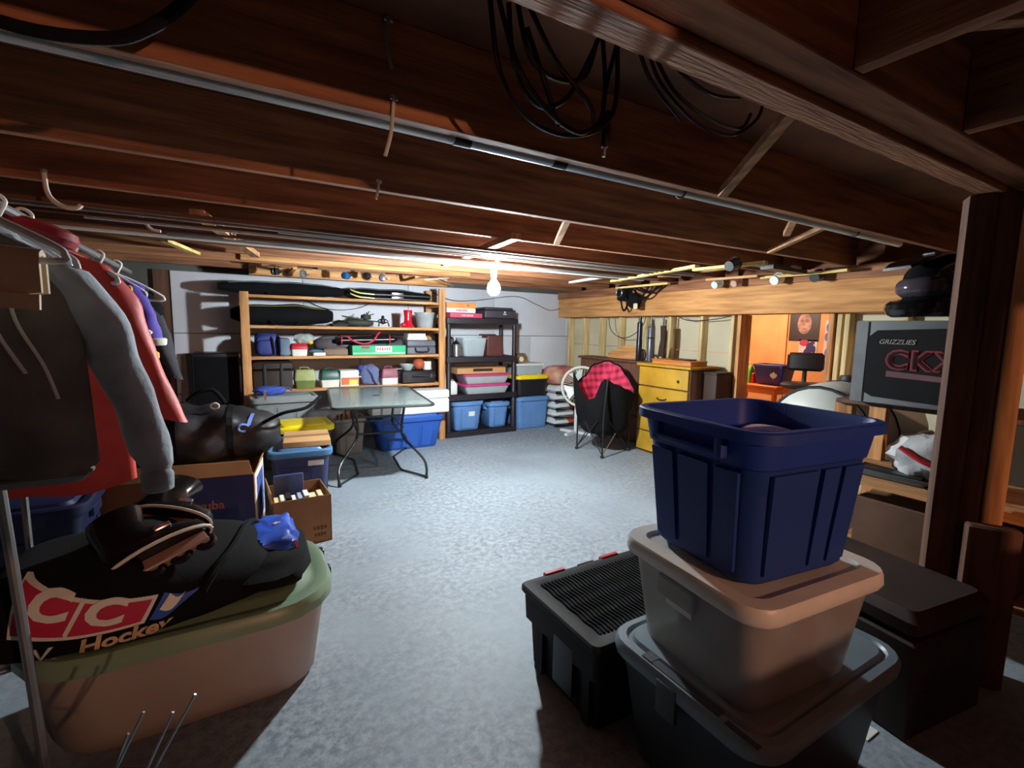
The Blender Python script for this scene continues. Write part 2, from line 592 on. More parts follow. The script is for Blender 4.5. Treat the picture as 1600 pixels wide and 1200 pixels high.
# ---- black lidded crate on the floor
t = thing('lidded_crate', 'black plastic crate with ribbed lid and red latches', 'crate', (1.36, 1.355, 0))
W_, D_, H_ = 0.74, 0.49, 0.35
BLKC = mat('crate_black', (26, 25, 27), 0.7, var=0.1, spec=0.3)
part('body', MB().loft([rr(0.62, 0.40, 0.02, 0), rr(0.64, 0.42, 0.02, 0.01), rr(0.66, 0.44, 0.02, 0.20), rr(0.70, 0.46, 0.02, 0.205),
                        rr(0.71, 0.47, 0.02, 0.318)]), BLKC, t)
part('end_recess', MB().box(-0.352, -0.325, -0.10, 0.02, 0.06, 0.27, b=0.004), BLACK, t)
part('corner_rib', MB().box(-0.346, -0.30, 0.10, 0.15, 0.02, 0.20), BLKC, t)
part('corner_rib', MB().box(-0.346, -0.30, -0.19, -0.15, 0.02, 0.20), BLKC, t)
part('lid', MB().loft([rr(W_ - 0.01, D_ - 0.01, 0.03, 0.318), rr(W_, D_, 0.03, 0.326), rr(W_, D_, 0.03, 0.343), rr(W_ - 0.014, D_ - 0.014, 0.028, H_),
                       rr(W_ - 0.12, D_ - 0.10, 0.02, H_), rr(W_ - 0.13, D_ - 0.11, 0.02, H_ - 0.004)]), BLKC, t)
mb = MB()
for i in range(34):
    x = -0.295 + i * 0.0176
    pts = []
    for j in range(9):
        pts.append((x + (0.003 if j % 2 else -0.003), -0.185 + 0.37 * j / 8, H_ - 0.001))
    mb.tube(pts, 0.0052, 5)
part('tread', mb, mat('tread_rubber', (16, 16, 18), 0.85, var=0.1, spec=0.15), t)
for x in (-0.19, 0.12):
    part('latch', MB().box(x - 0.052, x + 0.052, D_ / 2 - 0.012, D_ / 2 + 0.012, 0.322, 0.356, b=0.004), RED, t, 'red latch')
part('rim_tab', MB().box(-0.06, 0.03, D_ / 2 - 0.004, D_ / 2 + 0.008, 0.327, 0.349, b=0.003), BLKC, t)

# ---- grey tote, clear tote, blue bin: the stack
SLATE = mat('slate_plastic', (112, 128, 138), 0.42, var=0.05, bump=0.05, bscale=120)
SLATED = mat('dark_slate_plastic', (52, 58, 64), 0.5, var=0.06)
t = thing('storage_tote', 'slate grey lidded tote at the bottom of the three-high stack', 'tote', (1.40, 0.83, 0), 0.0)
part('body', tote_body(0.70, 0.50, 0.40, 0.86, 0.06), SLATED, t)
lw, ld = 0.76, 0.56
part('lid', MB().loft([rr(lw - 0.004, ld - 0.004, 0.09, 0.372), rr(lw, ld, 0.09, 0.385), rr(lw, ld, 0.09, 0.405), rr(lw - 0.016, ld - 0.016, 0.085, 0.418),
                       rr(lw - 0.06, ld - 0.06, 0.07, 0.42), rr(lw - 0.07, ld - 0.07, 0.07, 0.412), rr(lw - 0.085, ld - 0.085, 0.07, 0.412),
                       rr(lw - 0.10, ld - 0.10, 0.06, 0.424), rr(lw - 0.12, ld - 0.12, 0.06, 0.425)]), SLATE, t)
part('lid_slot', MB().box(-0.365, -0.338, -0.14, 0.10, 0.4185, 0.4215, b=0.001).box(-0.366, -0.318, 0.085, 0.125, 0.4185, 0.4225, b=0.001), SLATED, t)
part('lid_slot', MB().box(-0.37, -0.352, -0.25, -0.16, 0.4175, 0.421, b=0.001), SLATED, t)
part('latch', MB().box(-0.384, -0.366, -0.02, 0.05, 0.30, 0.405, b=0.004), SLATED, t)

CLT = mat('clear_tote_plastic', (188, 186, 184), 0.32, var=0.06, scale=4, clear=0.52, trans=0.2)
RIMM = mat('white_rim_plastic', (226, 222, 216), 0.38, var=0.04, trans=0.25)
t = thing('storage_tote', 'clear plastic tote with white rim under the open blue bin', 'tote', (1.315, 0.825, 0.426), math.radians(-5))
part('body', MB().loft([rr(0.42, 0.39, 0.05, 0), rr(0.43, 0.40, 0.05, 0.01), rr(0.505, 0.47, 0.06, 0.295), rr(0.499, 0.464, 0.06, 0.293), rr(0.424, 0.394, 0.05, 0.014)]), CLT, t)
part('rim', MB().loft([rr(0.50, 0.465, 0.06, 0.285), rr(0.55, 0.515, 0.075, 0.28), rr(0.56, 0.525, 0.08, 0.29), rr(0.556, 0.52, 0.08, 0.318), rr(0.545, 0.51, 0.075, 0.325),
                       rr(0.46, 0.425, 0.05, 0.325), rr(0.45, 0.415, 0.05, 0.318), rr(0.44, 0.40, 0.05, 0.316)]), RIMM, t)
part('handle', MB().box(-0.262, -0.244, -0.05, 0.09, 0.20, 0.262, b=0.006), CLT, t)
part('handle', MB().box(0.244, 0.262, -0.07, 0.07, 0.20, 0.262, b=0.006), CLT, t)
part('sticker', MB().add([side_pt(0.505, 0.47, 0.295, 0.852, 'l', u, z, 0.0015) for u, z in ((0.16, 0.17), (-0.06, 0.17), (-0.06, 0.255), (0.16, 0.255))],
                         [(0, 1, 2, 3)]), PAPER, t)
DKC = mat('dark_brown_cloth', (58, 42, 34), 0.9, var=0.3, scale=12)
single('cloth_bundle', MB().blob((1.30, 0.86, 0.56), (0.165, 0.12, 0.112), amp=0.3, fr=2.5, seed=4, e=0.75), DKC,
       'dark brown cloth bundle inside the clear tote', 'cloth')
single('toy_disc', MB().lathe([(0.005, -0.006), (0.056, -0.006), (0.062, 0), (0.056, 0.006), (0.005, 0.006)], 28,
                              M=Matrix.Translation((1.38, 0.672, 0.535)) @ Matrix.Rotation(math.radians(90), 4, 'X')),
       mat('brick_red_plastic', (196, 84, 62), 0.5), 'round brick red disc behind the wall of the clear tote', 'toy')

BW, BD, BH, BK = 0.475, 0.44, 0.415, 0.84
t = thing('open_bin', 'large open deep blue bin on top of the clear tote', 'bin', (1.315, 0.835, 0.7525), math.radians(-7))
bo = part('body', tote_body(BW, BD, BH, BK, 0.055, 0.024, band=0.10), TOTED, t)
mb = MB()
for sd, us in (('f', ((-0.38, -0.02), (0.03, 0.17), (0.21, 0.38))), ('l', ((-0.38, -0.2), (-0.15, 0.12), (0.17, 0.38))), ('r', ((-0.38, -0.1), (0.1, 0.38))), ('b', ((-0.38, 0.38),))):
    for u0, u1 in us:
        raised(mb, BW, BD, BH, BK, sd, u0, u1, 0.03, 0.30, 0.006)
part('side_panels', mb, TOTED, bo)
for sx in (-1, 1):
    hx = sx * (BW / 2 + 0.012)
    part('handle', MB().box(hx - 0.012, hx + 0.012, -0.11, 0.11, 0.335, 0.352, b=0.004).box(hx - 0.012, hx + 0.012, -0.13, -0.105, 0.33, 0.388, b=0.004)
         .box(hx - 0.012, hx + 0.012, 0.105, 0.13, 0.33, 0.388, b=0.004), TOTED, t)
single('dark_bag', MB().blob((1.36, 0.82, 0.93), (0.17, 0.15, 0.155), amp=0.25, fr=3, seed=2, e=0.8), BLKF, 'black bag stuffed inside the open deep blue bin', 'bag')
single('white_strap', MB().tube(spline([(1.27, 0.86, 1.05), (1.33, 0.87, 1.105), (1.40, 0.82, 1.11), (1.46, 0.74, 1.085)]), [0.012] * 19, 8), WHITE,
       'curved white strap lying on the black bag in the blue bin', 'strap')
single('paper_scrap', MB().box(1.84, 1.92, 0.66, 0.70, 0.0, 0.004, b=0.001), PAPER, 'small white card on the dark floor beside the stack of totes', 'card')

# ================================================================== LEFT FOREGROUND: long tub and hockey gear
TUB = mat('tub_white_plastic', (186, 168, 156), 0.4, var=0.07, scale=3, trans=0.22)
GRNL = mat('sage_green_plastic', (122, 146, 120), 0.4, var=0.06, scale=4)
t = thing('long_tub', 'long white storage tub with sage green lid', 'tub', (-0.16, 2.10, 0))
part('body', MB().loft([rr(0.78, 0.44, 0.16, 0), rr(0.81, 0.48, 0.17, 0.02), rr(0.90, 0.62, 0.20, 0.36), rr(0.89, 0.61, 0.20, 0.36)]), TUB, t)
part('lid', MB().loft([rr(0.91, 0.63, 0.21, 0.335), rr(0.95, 0.68, 0.23, 0.345), rr(0.95, 0.68, 0.23, 0.375), rr(0.92, 0.65, 0.22, 0.398),
                       rr(0.87, 0.60, 0.20, 0.402), rr(0.83, 0.56, 0.19, 0.392), rr(0.79, 0.52, 0.17, 0.392), rr(0.75, 0.48, 0.16, 0.405), rr(0.69, 0.42, 0.14, 0.408)]), GRNL, t)
for y in (-0.02, 0.16):
    part('latch', MB().box(0.463, 0.487, y - 0.02, y + 0.02, 0.30, 0.372, b=0.005), BLACK, t)


# the hockey bag: a long soft form lying along the tub, its printed side hanging over the lid edge towards the camera
BX0, BX1 = -0.74, 0.16


def bag_c(x):
    u = (x - BX0) / (BX1 - BX0)
    env = math.sin(PI * min(0.98, max(0.02, 0.03 + 0.94 * u))) ** 0.38
    rz = (0.185 - 0.085 * u) * env + 0.007 * math.sin(u * 17)
    return 2.03 + 0.09 * u, 0.395 + rz * 0.74, rz, (0.315 - 0.03 * u) * env


def bag_pt(x, a, off=0.0):
    yc, zc, rz, ry = bag_c(x)
    ca, sa = math.cos(a), math.sin(a)
    y = yc - (ry + off) * math.copysign(abs(ca) ** 0.5, ca)
    z = zc + (rz + off) * math.copysign(abs(sa) ** 0.8, sa)
    n = noise.noise(Vector((x * 5, y * 5, z * 5))) * 0.014
    z += n
    if y > 1.757:
        z = max(z, 0.411)
    return (x, y - (n if ca > 0 else -n), z)


def on_bag(x, z, off=0.004):      # a point of the printed side at height z
    yc, zc, rz, ry = bag_c(x)
    k = max(-0.98, min(0.98, (z - zc) / rz))
    return bag_pt(x, math.asin(math.copysign(abs(k) ** 1.25, k)), off)


t = thing('hockey_bag', 'black hockey equipment bag lying along the green lidded tub', 'bag')
part('shell', MB().loft([[bag_pt(BX0 + (BX1 - BX0) * u / 30, 2 * PI * k / 36) for k in range(36)] for u in range(31)]), BLKF, t)
MAG = mat('crimson_print', (188, 36, 72), 0.6, var=0.04)
WPR = mat('white_print', (222, 218, 206), 0.6, var=0.03)
BPR = mat('blue_print', (40, 84, 176), 0.6, var=0.04)


def print_patch(top, bot, m, off, name):      # two edge lines (x0, z0, x1, z1), curved between
    rings = []
    for i in range(25):
        k = i / 24
        c = -0.014 * math.sin(PI * k)
        xa, za = top[0] + (top[2] - top[0]) * k, top[1] + (top[3] - top[1]) * k + c
        xb, zb = bot[0] + (bot[2] - bot[0]) * k, bot[1] + (bot[3] - bot[1]) * k + c
        rings.append([on_bag(xb + (xa - xb) * j / 6, zb + (za - zb) * j / 6, off) for j in range(7)])
    return part(name, MB().loft(rings, False, False, close=False), m, t, smooth=60)


print_patch((-0.565, 0.640, -0.235, 0.545), (-0.585, 0.505, -0.275, 0.470), WPR, 0.004, 'banner_border')
print_patch((-0.558, 0.628, -0.250, 0.537), (-0.577, 0.516, -0.283, 0.480), MAG, 0.006, 'banner')
print_patch((-0.220, 0.545, -0.110, 0.530), (-0.262, 0.476, -0.190, 0.490), BPR, 0.005, 'banner_end')
print_patch((-0.205, 0.538, -0.165, 0.530), (-0.235, 0.500, -0.185, 0.505), WPR, 0.007, 'banner_tip')
for x, z in ((-0.500, 0.572), (-0.375, 0.533)):
    part('lettering', text_mb('C', 0.105, bold=0.005, shear=0.3, warp=lambda X, Y, Z, x=x, z=z: on_bag(x + X * 1.25, z + Y * 0.95 - 0.22 * X, 0.009)), WPR, t, smooth=0)
print_patch((-0.412, 0.585, -0.404, 0.583), (-0.462, 0.496, -0.454, 0.495), WPR, 0.008, 'banner_divider')
part('lettering', text_mb('Hockey', 0.072, bold=0.0025, shear=0.25, warp=lambda X, Y, Z: on_bag(-0.325 + X, 0.442 + Y + 0.04 * X, 0.006)), mat('tan_print', (214, 178, 138), 0.6), t, smooth=0)
part('lettering', text_mb('V.', 0.072, bold=0.002, shear=0.25, warp=lambda X, Y, Z: on_bag(-0.515 + X, 0.436 + Y, 0.006)), WPR, t, smooth=0)
part('strap', MB().tube(spline([bag_pt(-0.12, 0.2, 0.012), bag_pt(-0.08, 0.7, 0.012), bag_pt(-0.03, 1.2, 0.012), bag_pt(0.03, 1.8, 0.012), bag_pt(0.07, 2.4, 0.012)]), 0.014, 6), BLKF, t)


# roller skates on the bag
def skate(label, loc, rot):
    t = thing('roller_skate', label, 'skate', loc)
    t.rotation_euler = rot
    bt = MB()
    rings = []
    for z, cx, lx, ly in ((0.075, 0.0, 0.15, 0.052), (0.10, 0.0, 0.155, 0.056), (0.13, -0.005, 0.15, 0.054), (0.155, -0.03, 0.115, 0.05), (0.19, -0.055, 0.085, 0.048),
                          (0.24, -0.065, 0.075, 0.046), (0.29, -0.06, 0.08, 0.05), (0.315, -0.055, 0.082, 0.05)):
        rings.append([(cx + lx * math.cos(2 * PI * k / 18), ly * math.copysign(abs(math.sin(2 * PI * k / 18)) ** 0.8, math.sin(2 * PI * k / 18)), z) for k in range(18)])
    part('boot', bt.loft(rings), mat('glossy_black', (18, 18, 20), 0.2, var=0.1), t)
    part('sole_trim', MB().tube([(0.158 * math.cos(2 * PI * k / 24), 0.059 * math.sin(2 * PI * k / 24), 0.083) for k in range(24)], 0.006, 6, True), WPR, t)
    part('frame', MB().box(-0.13, 0.13, -0.018, 0.018, 0.03, 0.078, b=0.005), mat('rose_grey_plastic', (150, 112, 100), 0.4), t)
    for k in range(4):
        x = -0.117 + k * 0.078
        M = Matrix.Translation((x, 0, 0.036)) @ Matrix.Rotation(PI / 2, 4, 'X')
        wh = part('wheel', MB().lathe([(0.008, -0.012), (0.028, -0.012), (0.036, 0), (0.028, 0.012), (0.008, 0.012)], 18, M), mat('wheel_black', (24, 24, 28), 0.15), t)
        part('hub', MB().lathe([(0.003, -0.0135), (0.015, -0.0135), (0.015, 0.0135), (0.003, 0.0135)], 14, M), GREYP, wh)
    part('buckle', MB().box(0.01, 0.06, -0.056, -0.046, 0.135, 0.155, b=0.003), STEEL, t)
    return t


skate('glossy black roller skate with white trim lying on the hockey bag', (-0.20, 1.83, 0.60), (math.radians(-66), math.radians(-15), math.radians(20)))
skate('second black roller skate tucked behind the first on the bag', (-0.28, 2.19, 0.60), (math.radians(-75), math.radians(10), math.radians(-20)))

t = thing('blue_jacket', 'crumpled blue and black nylon jacket at the end of the tub lid', 'jacket')
BLUEN = mat('bright_blue_nylon', (36, 84, 196), 0.45, var=0.15, scale=9, bump=0.12, bscale=10)
part('shell', MB().blob((0.06, 2.12, 0.455), (0.18, 0.26, 0.062), amp=0.16, fr=2.2, seed=9, e=0.7, nu=30, nv=16, flat=0.41), BLKF, t)
part('blue_panel', MB().blob((0.115, 2.19, 0.50), (0.088, 0.17, 0.046), amp=0.24, fr=3.2, seed=5, e=0.5, nu=30, nv=16), BLUEN, t)
part('blue_piping', MB().tube(spline([(0.02, 2.30, 0.545), (0.0, 2.18, 0.54), (0.02, 2.05, 0.53)]), 0.006, 6), BLUEN, t)
for k in range(5):
    part('stripe', MB().bar((0.197, 2.02 + k * 0.016, 0.47), (0.19, 2.03 + k * 0.016, 0.53), 0.008, 0.004, (0, 1, 0)), mat('flag_red', (206, 60, 76), 0.6) if k % 2 == 0 else WPR, t)
part('logo', MB().bar((0.12, 2.20, 0.551), (0.135, 2.215, 0.551), 0.006, 0.004), WPR, t)
part('logo', MB().bar((0.125, 2.195, 0.551), (0.148, 2.21, 0.551), 0.005, 0.004), WPR, t)

# wire rack whose prongs rise at the bottom edge of the picture
t = thing('wire_rack', 'thin bright wire rack with upright prongs in front of the tub', 'rack')
for (bx, by), (tx, ty, tz) in (((-0.42, 1.24), (-0.222, 1.18, 0.545)), ((-0.46, 1.24), (-0.193, 1.172, 0.588)), ((-0.40, 1.18), (-0.140, 1.142, 0.588)), ((-0.43, 1.17), (-0.098, 1.120, 0.628))):
    part('prong', MB().tube([(bx, by, 0.006), (tx, ty, tz)], 0.003, 6), STEEL, t)
part('cross_wire', MB().tube([(-0.47, 1.26, 0.006), (-0.30, 1.26, 0.006), (-0.30, 1.15, 0.006), (-0.47, 1.15, 0.006), (-0.47, 1.26, 0.006)], 0.003, 6), STEEL, t)
part('cross_wire', MB().tube([(-0.263, 1.19, 0.455), (-0.235, 1.178, 0.472), (-0.195, 1.15, 0.475), (-0.165, 1.12, 0.47)], 0.0022, 6), DSTEEL, t)

t = thing('shade_block', 'added dark trunk in shadow between the tote stack and the post', 'block', (2.20, 0.86, 0), math.radians(-8))  # added mass; its dark colour stands in for shade on the floor
SHBL = mat('shade_block_dark', (48, 32, 26), 0.7, var=0.2)
part('body', MB().box(-0.22, 0.24, -0.30, 0.30, 0, 0.36, b=0.01), SHBL, t)
part('lid', MB().box(-0.225, 0.245, -0.305, 0.305, 0.363, 0.46, b=0.03), SHBL, t)
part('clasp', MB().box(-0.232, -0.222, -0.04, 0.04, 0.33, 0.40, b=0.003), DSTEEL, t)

# ================================================================== CLOTHES RAIL
RX = -0.52
t = thing('clothes_rack', 'grey metal clothes rail on thin pole legs holding hanging clothes', 'clothes rack')
RAILM = mat('dull_rail_steel', (150, 150, 150), 0.4, 0.8, var=0.08)
part('rail', MB().tube([(RX, 1.1, 1.70), (RX, 3.75, 1.70)], 0.014, 10), RAILM, t)
part('leg', MB().tube([(-0.495, 1.68, 0.02), (-0.515, 1.68, 0.6), (-0.53, 1.68, 1.0), (RX, 1.68, 1.69)], 0.012, 10), RAILM, t)
part('leg', MB().tube([(-0.74, 2.56, 0.02), (-0.74, 2.56, 1.1), (RX, 2.56, 1.69)], 0.012, 10), RAILM, t)
part('foot', MB().tube([(-0.98, 1.68, 0.012), (-0.49, 1.68, 0.012)], 0.012, 8), RAILM, t)
part('foot', MB().tube([(-1.0, 2.56, 0.012), (-0.70, 2.56, 0.012)], 0.012, 8), RAILM, t)


def hanger(label, y, half=0.2, drop=0.10, m=None, group='white plastic hangers on the rail'):
    m = m or WHITE
    t = thing('coat_hanger', label, 'hanger', (0, 0, 0), 0, group)
    part('hook', MB().tube(spline([(RX - 0.02, y, 1.685), (RX - 0.022, y, 1.71), (RX, y, 1.727), (RX + 0.022, y, 1.71), (RX + 0.012, y, 1.68), (RX, y, 1.655)]), 0.005, 8), m, t)
    part('frame', MB().tube(spline([(RX, y, 1.655), (RX + half * 0.5, y, 1.655 - drop * 0.45), (RX + half, y, 1.655 - drop), (RX + half + 0.02, y, 1.655 - drop - 0.02),
                                    (RX + half, y, 1.655 - drop - 0.035), (RX, y, 1.655 - drop - 0.03), (RX - half, y, 1.655 - drop - 0.035), (RX - half - 0.02, y, 1.655 - drop - 0.02),
                                    (RX - half, y, 1.655 - drop), (RX - half * 0.5, y, 1.655 - drop * 0.45), (RX, y, 1.655)], 4), 0.007, 8), m, t)
    return t


def garment(name, label, cat, y, m, half=0.2, top=1.60, hem=1.0, depth=0.07, sleeve=None, sl_m=None, seed=0, cx=None, cuff_m=None, wide=1.1):
    cx = RX if cx is None else cx
    t = thing(name, label, cat)
    rings = []
    NS, NR = 16, 30
    for j in range(NS + 1):
        k = j / NS
        z = top - (top - hem) * k
        wsh = half * (0.35 + 0.65 * min(1, k / 0.16) ** 0.7) * (1 + (wide - 1) * k)
        dd = depth * (0.45 + 0.55 * min(1, k / 0.25))
        ring = []
        for i in range(NR):
            a = 2 * PI * i / NR
            fold = 1 + 0.22 * k * math.sin(a * 6 + seed) + 0.25 * noise.noise(Vector((math.cos(a) * 2, math.sin(a) * 2 + seed, z * 4)))
            ring.append((cx + wsh * math.cos(a), y + dd * math.sin(a) * fold, z + 0.01 * math.sin(3 * a + seed) * k))
        rings.append(ring)
    part('body', MB().loft(rings), m, t, smooth=70)
    if sleeve:
        for sgn, path in sleeve:
            P = spline(path, 5)
            n = len(P)
            mb = MB()
            rr_ = []
            for i, p in enumerate(P):
                k = i / (n - 1)
                r0 = (0.072 - 0.026 * k) * (1 + 0.035 * math.sin(k * 23 + seed))
                if cuff_m and k > 0.9:
                    r0 *= 0.72
                ring = []
                for q in range(16):
                    a = 2 * PI * q / 16
                    w_ = 1 + 0.16 * noise.noise(Vector((math.cos(a) * 1.5, math.sin(a) * 1.5, p.z * 9 + seed)))
                    ring.append((p.x + r0 * math.cos(a) * w_, p.y + r0 * 0.85 * math.sin(a) * w_, p.z - 0.35 * r0 * math.cos(a) * sgn))
                rr_.append(ring)
            part('sleeve', mb.loft(rr_), sl_m or m, t, smooth=70)
            if cuff_m:
                p = P[-1]
                part('cuff', MB().lathe([(0.030, 0.0), (0.036, 0.004), (0.038, 0.045), (0.030, 0.06)], 16, Matrix.Translation((p.x, p.y, p.z - 0.035))), cuff_m, t)
    return t


GHD = mat('heather_grey_fleece', (172, 178, 186), 0.95, var=0.12, scale=10, bump=0.3, bscale=60)
GDK = mat('dark_grey_fleece', (118, 110, 104), 0.95, var=0.14, scale=8, bump=0.3, bscale=60)
REDN = mat('red_nylon', (238, 70, 56), 0.55, var=0.14, scale=5, bump=0.25, bscale=12)
CRM = mat('cream_cotton', (222, 196, 166), 0.9, var=0.1, scale=6)
PURP = mat('purple_mesh', (72, 48, 160), 0.7, var=0.1)
# cream trousers folded over the nearest hanger
hanger('white hanger nearest the camera with folded cream trousers', 1.34, 0.21)
t = thing('folded_trousers', 'cream trousers folded over the nearest white hanger', 'trousers')
rings = []
for i in range(13):
    x_ = RX - 0.20 + 0.395 * i / 12
    ring = []
    for side in (1, -1):
        for j in range(9):
            k = j / 8 if side == 1 else 1 - j / 8
            th = 0.028 if side == 1 else 0.016
            a_ = PI * k
            drop = 0.075 + 0.015 * math.sin(i * 0.9)
            if k < 0.25:
                p_ = (1.342 - th, 1.535 - drop * (1 - k / 0.25))
            elif k > 0.75:
                p_ = (1.342 + th, 1.535 - drop * ((k - 0.75) / 0.25))
            else:
                q = PI * (k - 0.25) / 0.5
                p_ = (1.342 - th * math.cos(q), 1.535 + th * math.sin(q))
            ring.append((x_, p_[0] + 0.003 * math.sin(i * 1.7), p_[1] - 0.02 * i / 12))
    rings.append(ring)
part('legs', MB().loft(rings), CRM, t, smooth=60)
part('waistband', MB().bar((RX - 0.2, 1.313, 1.455), (RX + 0.193, 1.313, 1.435), 0.012, 0.03), CRM, t)
hanger('white hanger inside the grey hooded sweatshirt', 1.52, 0.19)
g = garment('hooded_sweatshirt', 'grey hooded sweatshirt with dark front hanging nearest on the rail', 'sweatshirt', 1.54, GDK, 0.20, 1.60, 1.04, 0.06,
            [(1, [(RX + 0.15, 1.55, 1.545), (RX + 0.225, 1.56, 1.44), (RX + 0.26, 1.58, 1.30), (RX + 0.30, 1.59, 1.14), (RX + 0.33, 1.57, 0.98)]),
             (-1, [(RX - 0.16, 1.54, 1.54), (RX - 0.25, 1.54, 1.38), (RX - 0.29, 1.54, 1.20), (RX - 0.31, 1.54, 1.0)])], GHD, 1.0, cuff_m=GHD)
part('hood', MB().blob((RX, 1.60, 1.545), (0.13, 0.07, 0.10), amp=0.25, fr=2, seed=3), GHD, g)
part('drawstring', MB().tube(spline([(RX + 0.10, 1.478, 1.50), (RX + 0.11, 1.47, 1.40), (RX + 0.15, 1.465, 1.30), (RX + 0.17, 1.465, 1.22)]), 0.004, 6), WPR, g)
part('drawstring', MB().tube(spline([(RX + 0.06, 1.470, 1.44), (RX + 0.085, 1.465, 1.36), (RX + 0.12, 1.465, 1.28)]), 0.004, 6), WPR, g)
part('hem_band', MB().box(RX - 0.205, RX + 0.205, 1.50, 1.58, 1.005, 1.05, b=0.02), GDK, g)
hanger('white hanger inside the red nylon jacket', 2.0, 0.19)
g = garment('nylon_jacket', 'long bright red nylon jacket hanging behind the grey sweatshirt', 'jacket', 2.02, REDN, 0.20, 1.645, 0.86, 0.07,
            [(1, [(RX + 0.12, 2.03, 1.60), (RX + 0.185, 2.05, 1.50), (RX + 0.225, 2.06, 1.36), (RX + 0.275, 2.06, 1.20), (RX + 0.325, 2.05, 1.06)])], None, 2.0)
part('collar', MB().tube(spline([(RX - 0.08, 1.96, 1.655), (RX, 1.94, 1.67), (RX + 0.09, 1.97, 1.645), (RX + 0.07, 2.06, 1.65), (RX - 0.06, 2.07, 1.66)]), 0.03, 8), mat('dark_red_nylon', (150, 20, 34), 0.6), g)
hanger('white hanger end poking out beside the purple jersey', 2.94, 0.15)
YCL = mat('yellow_cloth', (236, 190, 30), 0.8)
g = garment('sports_jersey', 'purple, yellow and black striped sports jersey on the rail', 'jersey', 2.96, PURP, 0.16, 1.615, 1.36, 0.05,
            [(1, [(RX + 0.08, 2.96, 1.585), (RX + 0.13, 2.96, 1.50), (RX + 0.155, 2.96, 1.41), (RX + 0.18, 2.96, 1.32)])], PURP, 3.1, wide=1.1)
part('stripe', MB().box(RX - 0.19, RX + 0.187, 2.895, 3.02, 1.335, 1.362, b=0.01), WPR, g)
part('cuff_band', MB().lathe([(0.05, 0), (0.054, 0.006), (0.056, 0.03), (0.05, 0.036)], 16, Matrix.Translation((RX + 0.185, 2.96, 1.285))), WPR, g)
part('yellow_panel', MB().box(RX + 0.085, RX + 0.125, 2.885, 2.91, 1.42, 1.57, b=0.008), YCL, g)
part('lower_body', MB().box(RX - 0.18, RX + 0.19, 2.90, 3.015, 0.98, 1.335, b=0.03), BLKF, g)
for k in range(3):
    part('hem_stripe', MB().box(RX + 0.165 + 0.006 * k, RX + 0.206 + 0.006 * k, 2.885, 2.96, 1.215 - k * 0.07, 1.255 - k * 0.07, b=0.008), YCL, g)
hanger('white hanger inside the black coat at the far end of the rail', 3.36, 0.18)
garment('winter_coat', 'black winter coat hanging last on the rail by the wall', 'coat', 3.4, BLKF, 0.19, 1.60, 0.98, 0.08,
        [(1, [(RX + 0.10, 3.4, 1.50), (RX + 0.15, 3.4, 1.38), (RX + 0.18, 3.4, 1.22), (RX + 0.22, 3.4, 1.08)])], GREYF, 4.0)
for y, c in ((1.72, WHITE), (1.80, WHITE), (2.32, WHITE), (2.42, mat('green_plastic', (30, 130, 80), 0.4))):
    hanger({1.72: 'first empty white hanger behind the grey sweatshirt', 1.80: 'second empty white hanger, just before the red jacket', 2.32: 'empty white hanger between the red jacket and the jersey',
            2.42: 'empty green hanger on the clothes rail'}[y], y, 0.12, 0.08, c, 'empty hangers on the rail')

# ================================================================== LEFT PILE
# large carton with a blue printed front
INK = mat('navy_print', (34, 36, 84), 0.7, var=0.1)
BCD = mat('rust_cardboard', (150, 92, 52), 0.85, var=0.12, scale=3, bump=0.1)
t = thing('large_carton', 'large brown carton with navy printed panel under the black duffel bag', 'carton', (-0.27, 3.50, 0), math.radians(-9))
part('body', MB().box(-0.39, 0.39, -0.22, 0.24, 0, 0.50, b=0.004), BCD, t)
part('flap', MB().hexa([(-0.39, -0.226, 0.495), (0.385, -0.226, 0.495), (0.385, -0.222, 0.495), (-0.39, -0.222, 0.495), (-0.37, -0.245, 0.585), (0.37, -0.245, 0.585), (0.37, -0.241, 0.585), (-0.37, -0.241, 0.585)]), CARD, t)
part('flap', MB().hexa([(0.39, -0.21, 0.495), (0.394, -0.21, 0.495), (0.394, 0.22, 0.495), (0.39, 0.22, 0.495), (0.42, -0.20, 0.57), (0.424, -0.20, 0.57), (0.424, 0.21, 0.57), (0.42, 0.21, 0.57)]), CARD, t)
part('navy_panel', MB().box(0.06, 0.388, -0.2225, -0.2195, 0.12, 0.49), INK, t)
letter('yuba', 0.075, mat('dim_orange_print', (170, 96, 66), 0.7), t, (0.16, -0.2228, 0.32), bold=0.001)
part('side_print', MB().box(0.3895, 0.3925, -0.20, 0.22, 0.10, 0.48), WPR, t)
part('side_print', MB().box(0.3925, 0.394, -0.12, 0.17, 0.14, 0.44), mat('blue_ink', (66, 88, 170), 0.7, var=0.3, scale=20), t)
part('shipping_label', MB().box(-0.15, -0.01, -0.2225, -0.2195, 0.13, 0.27), CREAM, t)

t = thing('duffel_bag', 'long black duffel bag with blue logo on top of the large carton', 'bag', (-0.20, 3.55, 0.49), math.radians(-4))
DUF = mat('coated_black_fabric', (34, 35, 40), 0.5, var=0.18, scale=5, bump=0.35, bscale=14)


def duf(u, a, off=0.0):
    env = math.sin(PI * (0.02 + 0.96 * u)) ** 0.35
    n = noise.noise(Vector((u * 9, math.cos(a) * 1.6, math.sin(a) * 1.6))) * 0.05
    r = (0.205 + n) * env + off
    ca, sa = math.cos(a), math.sin(a)
    return (-0.60 + 1.06 * u, r * 1.1 * ca, 0.20 + r * 0.95 * max(sa, -0.9))


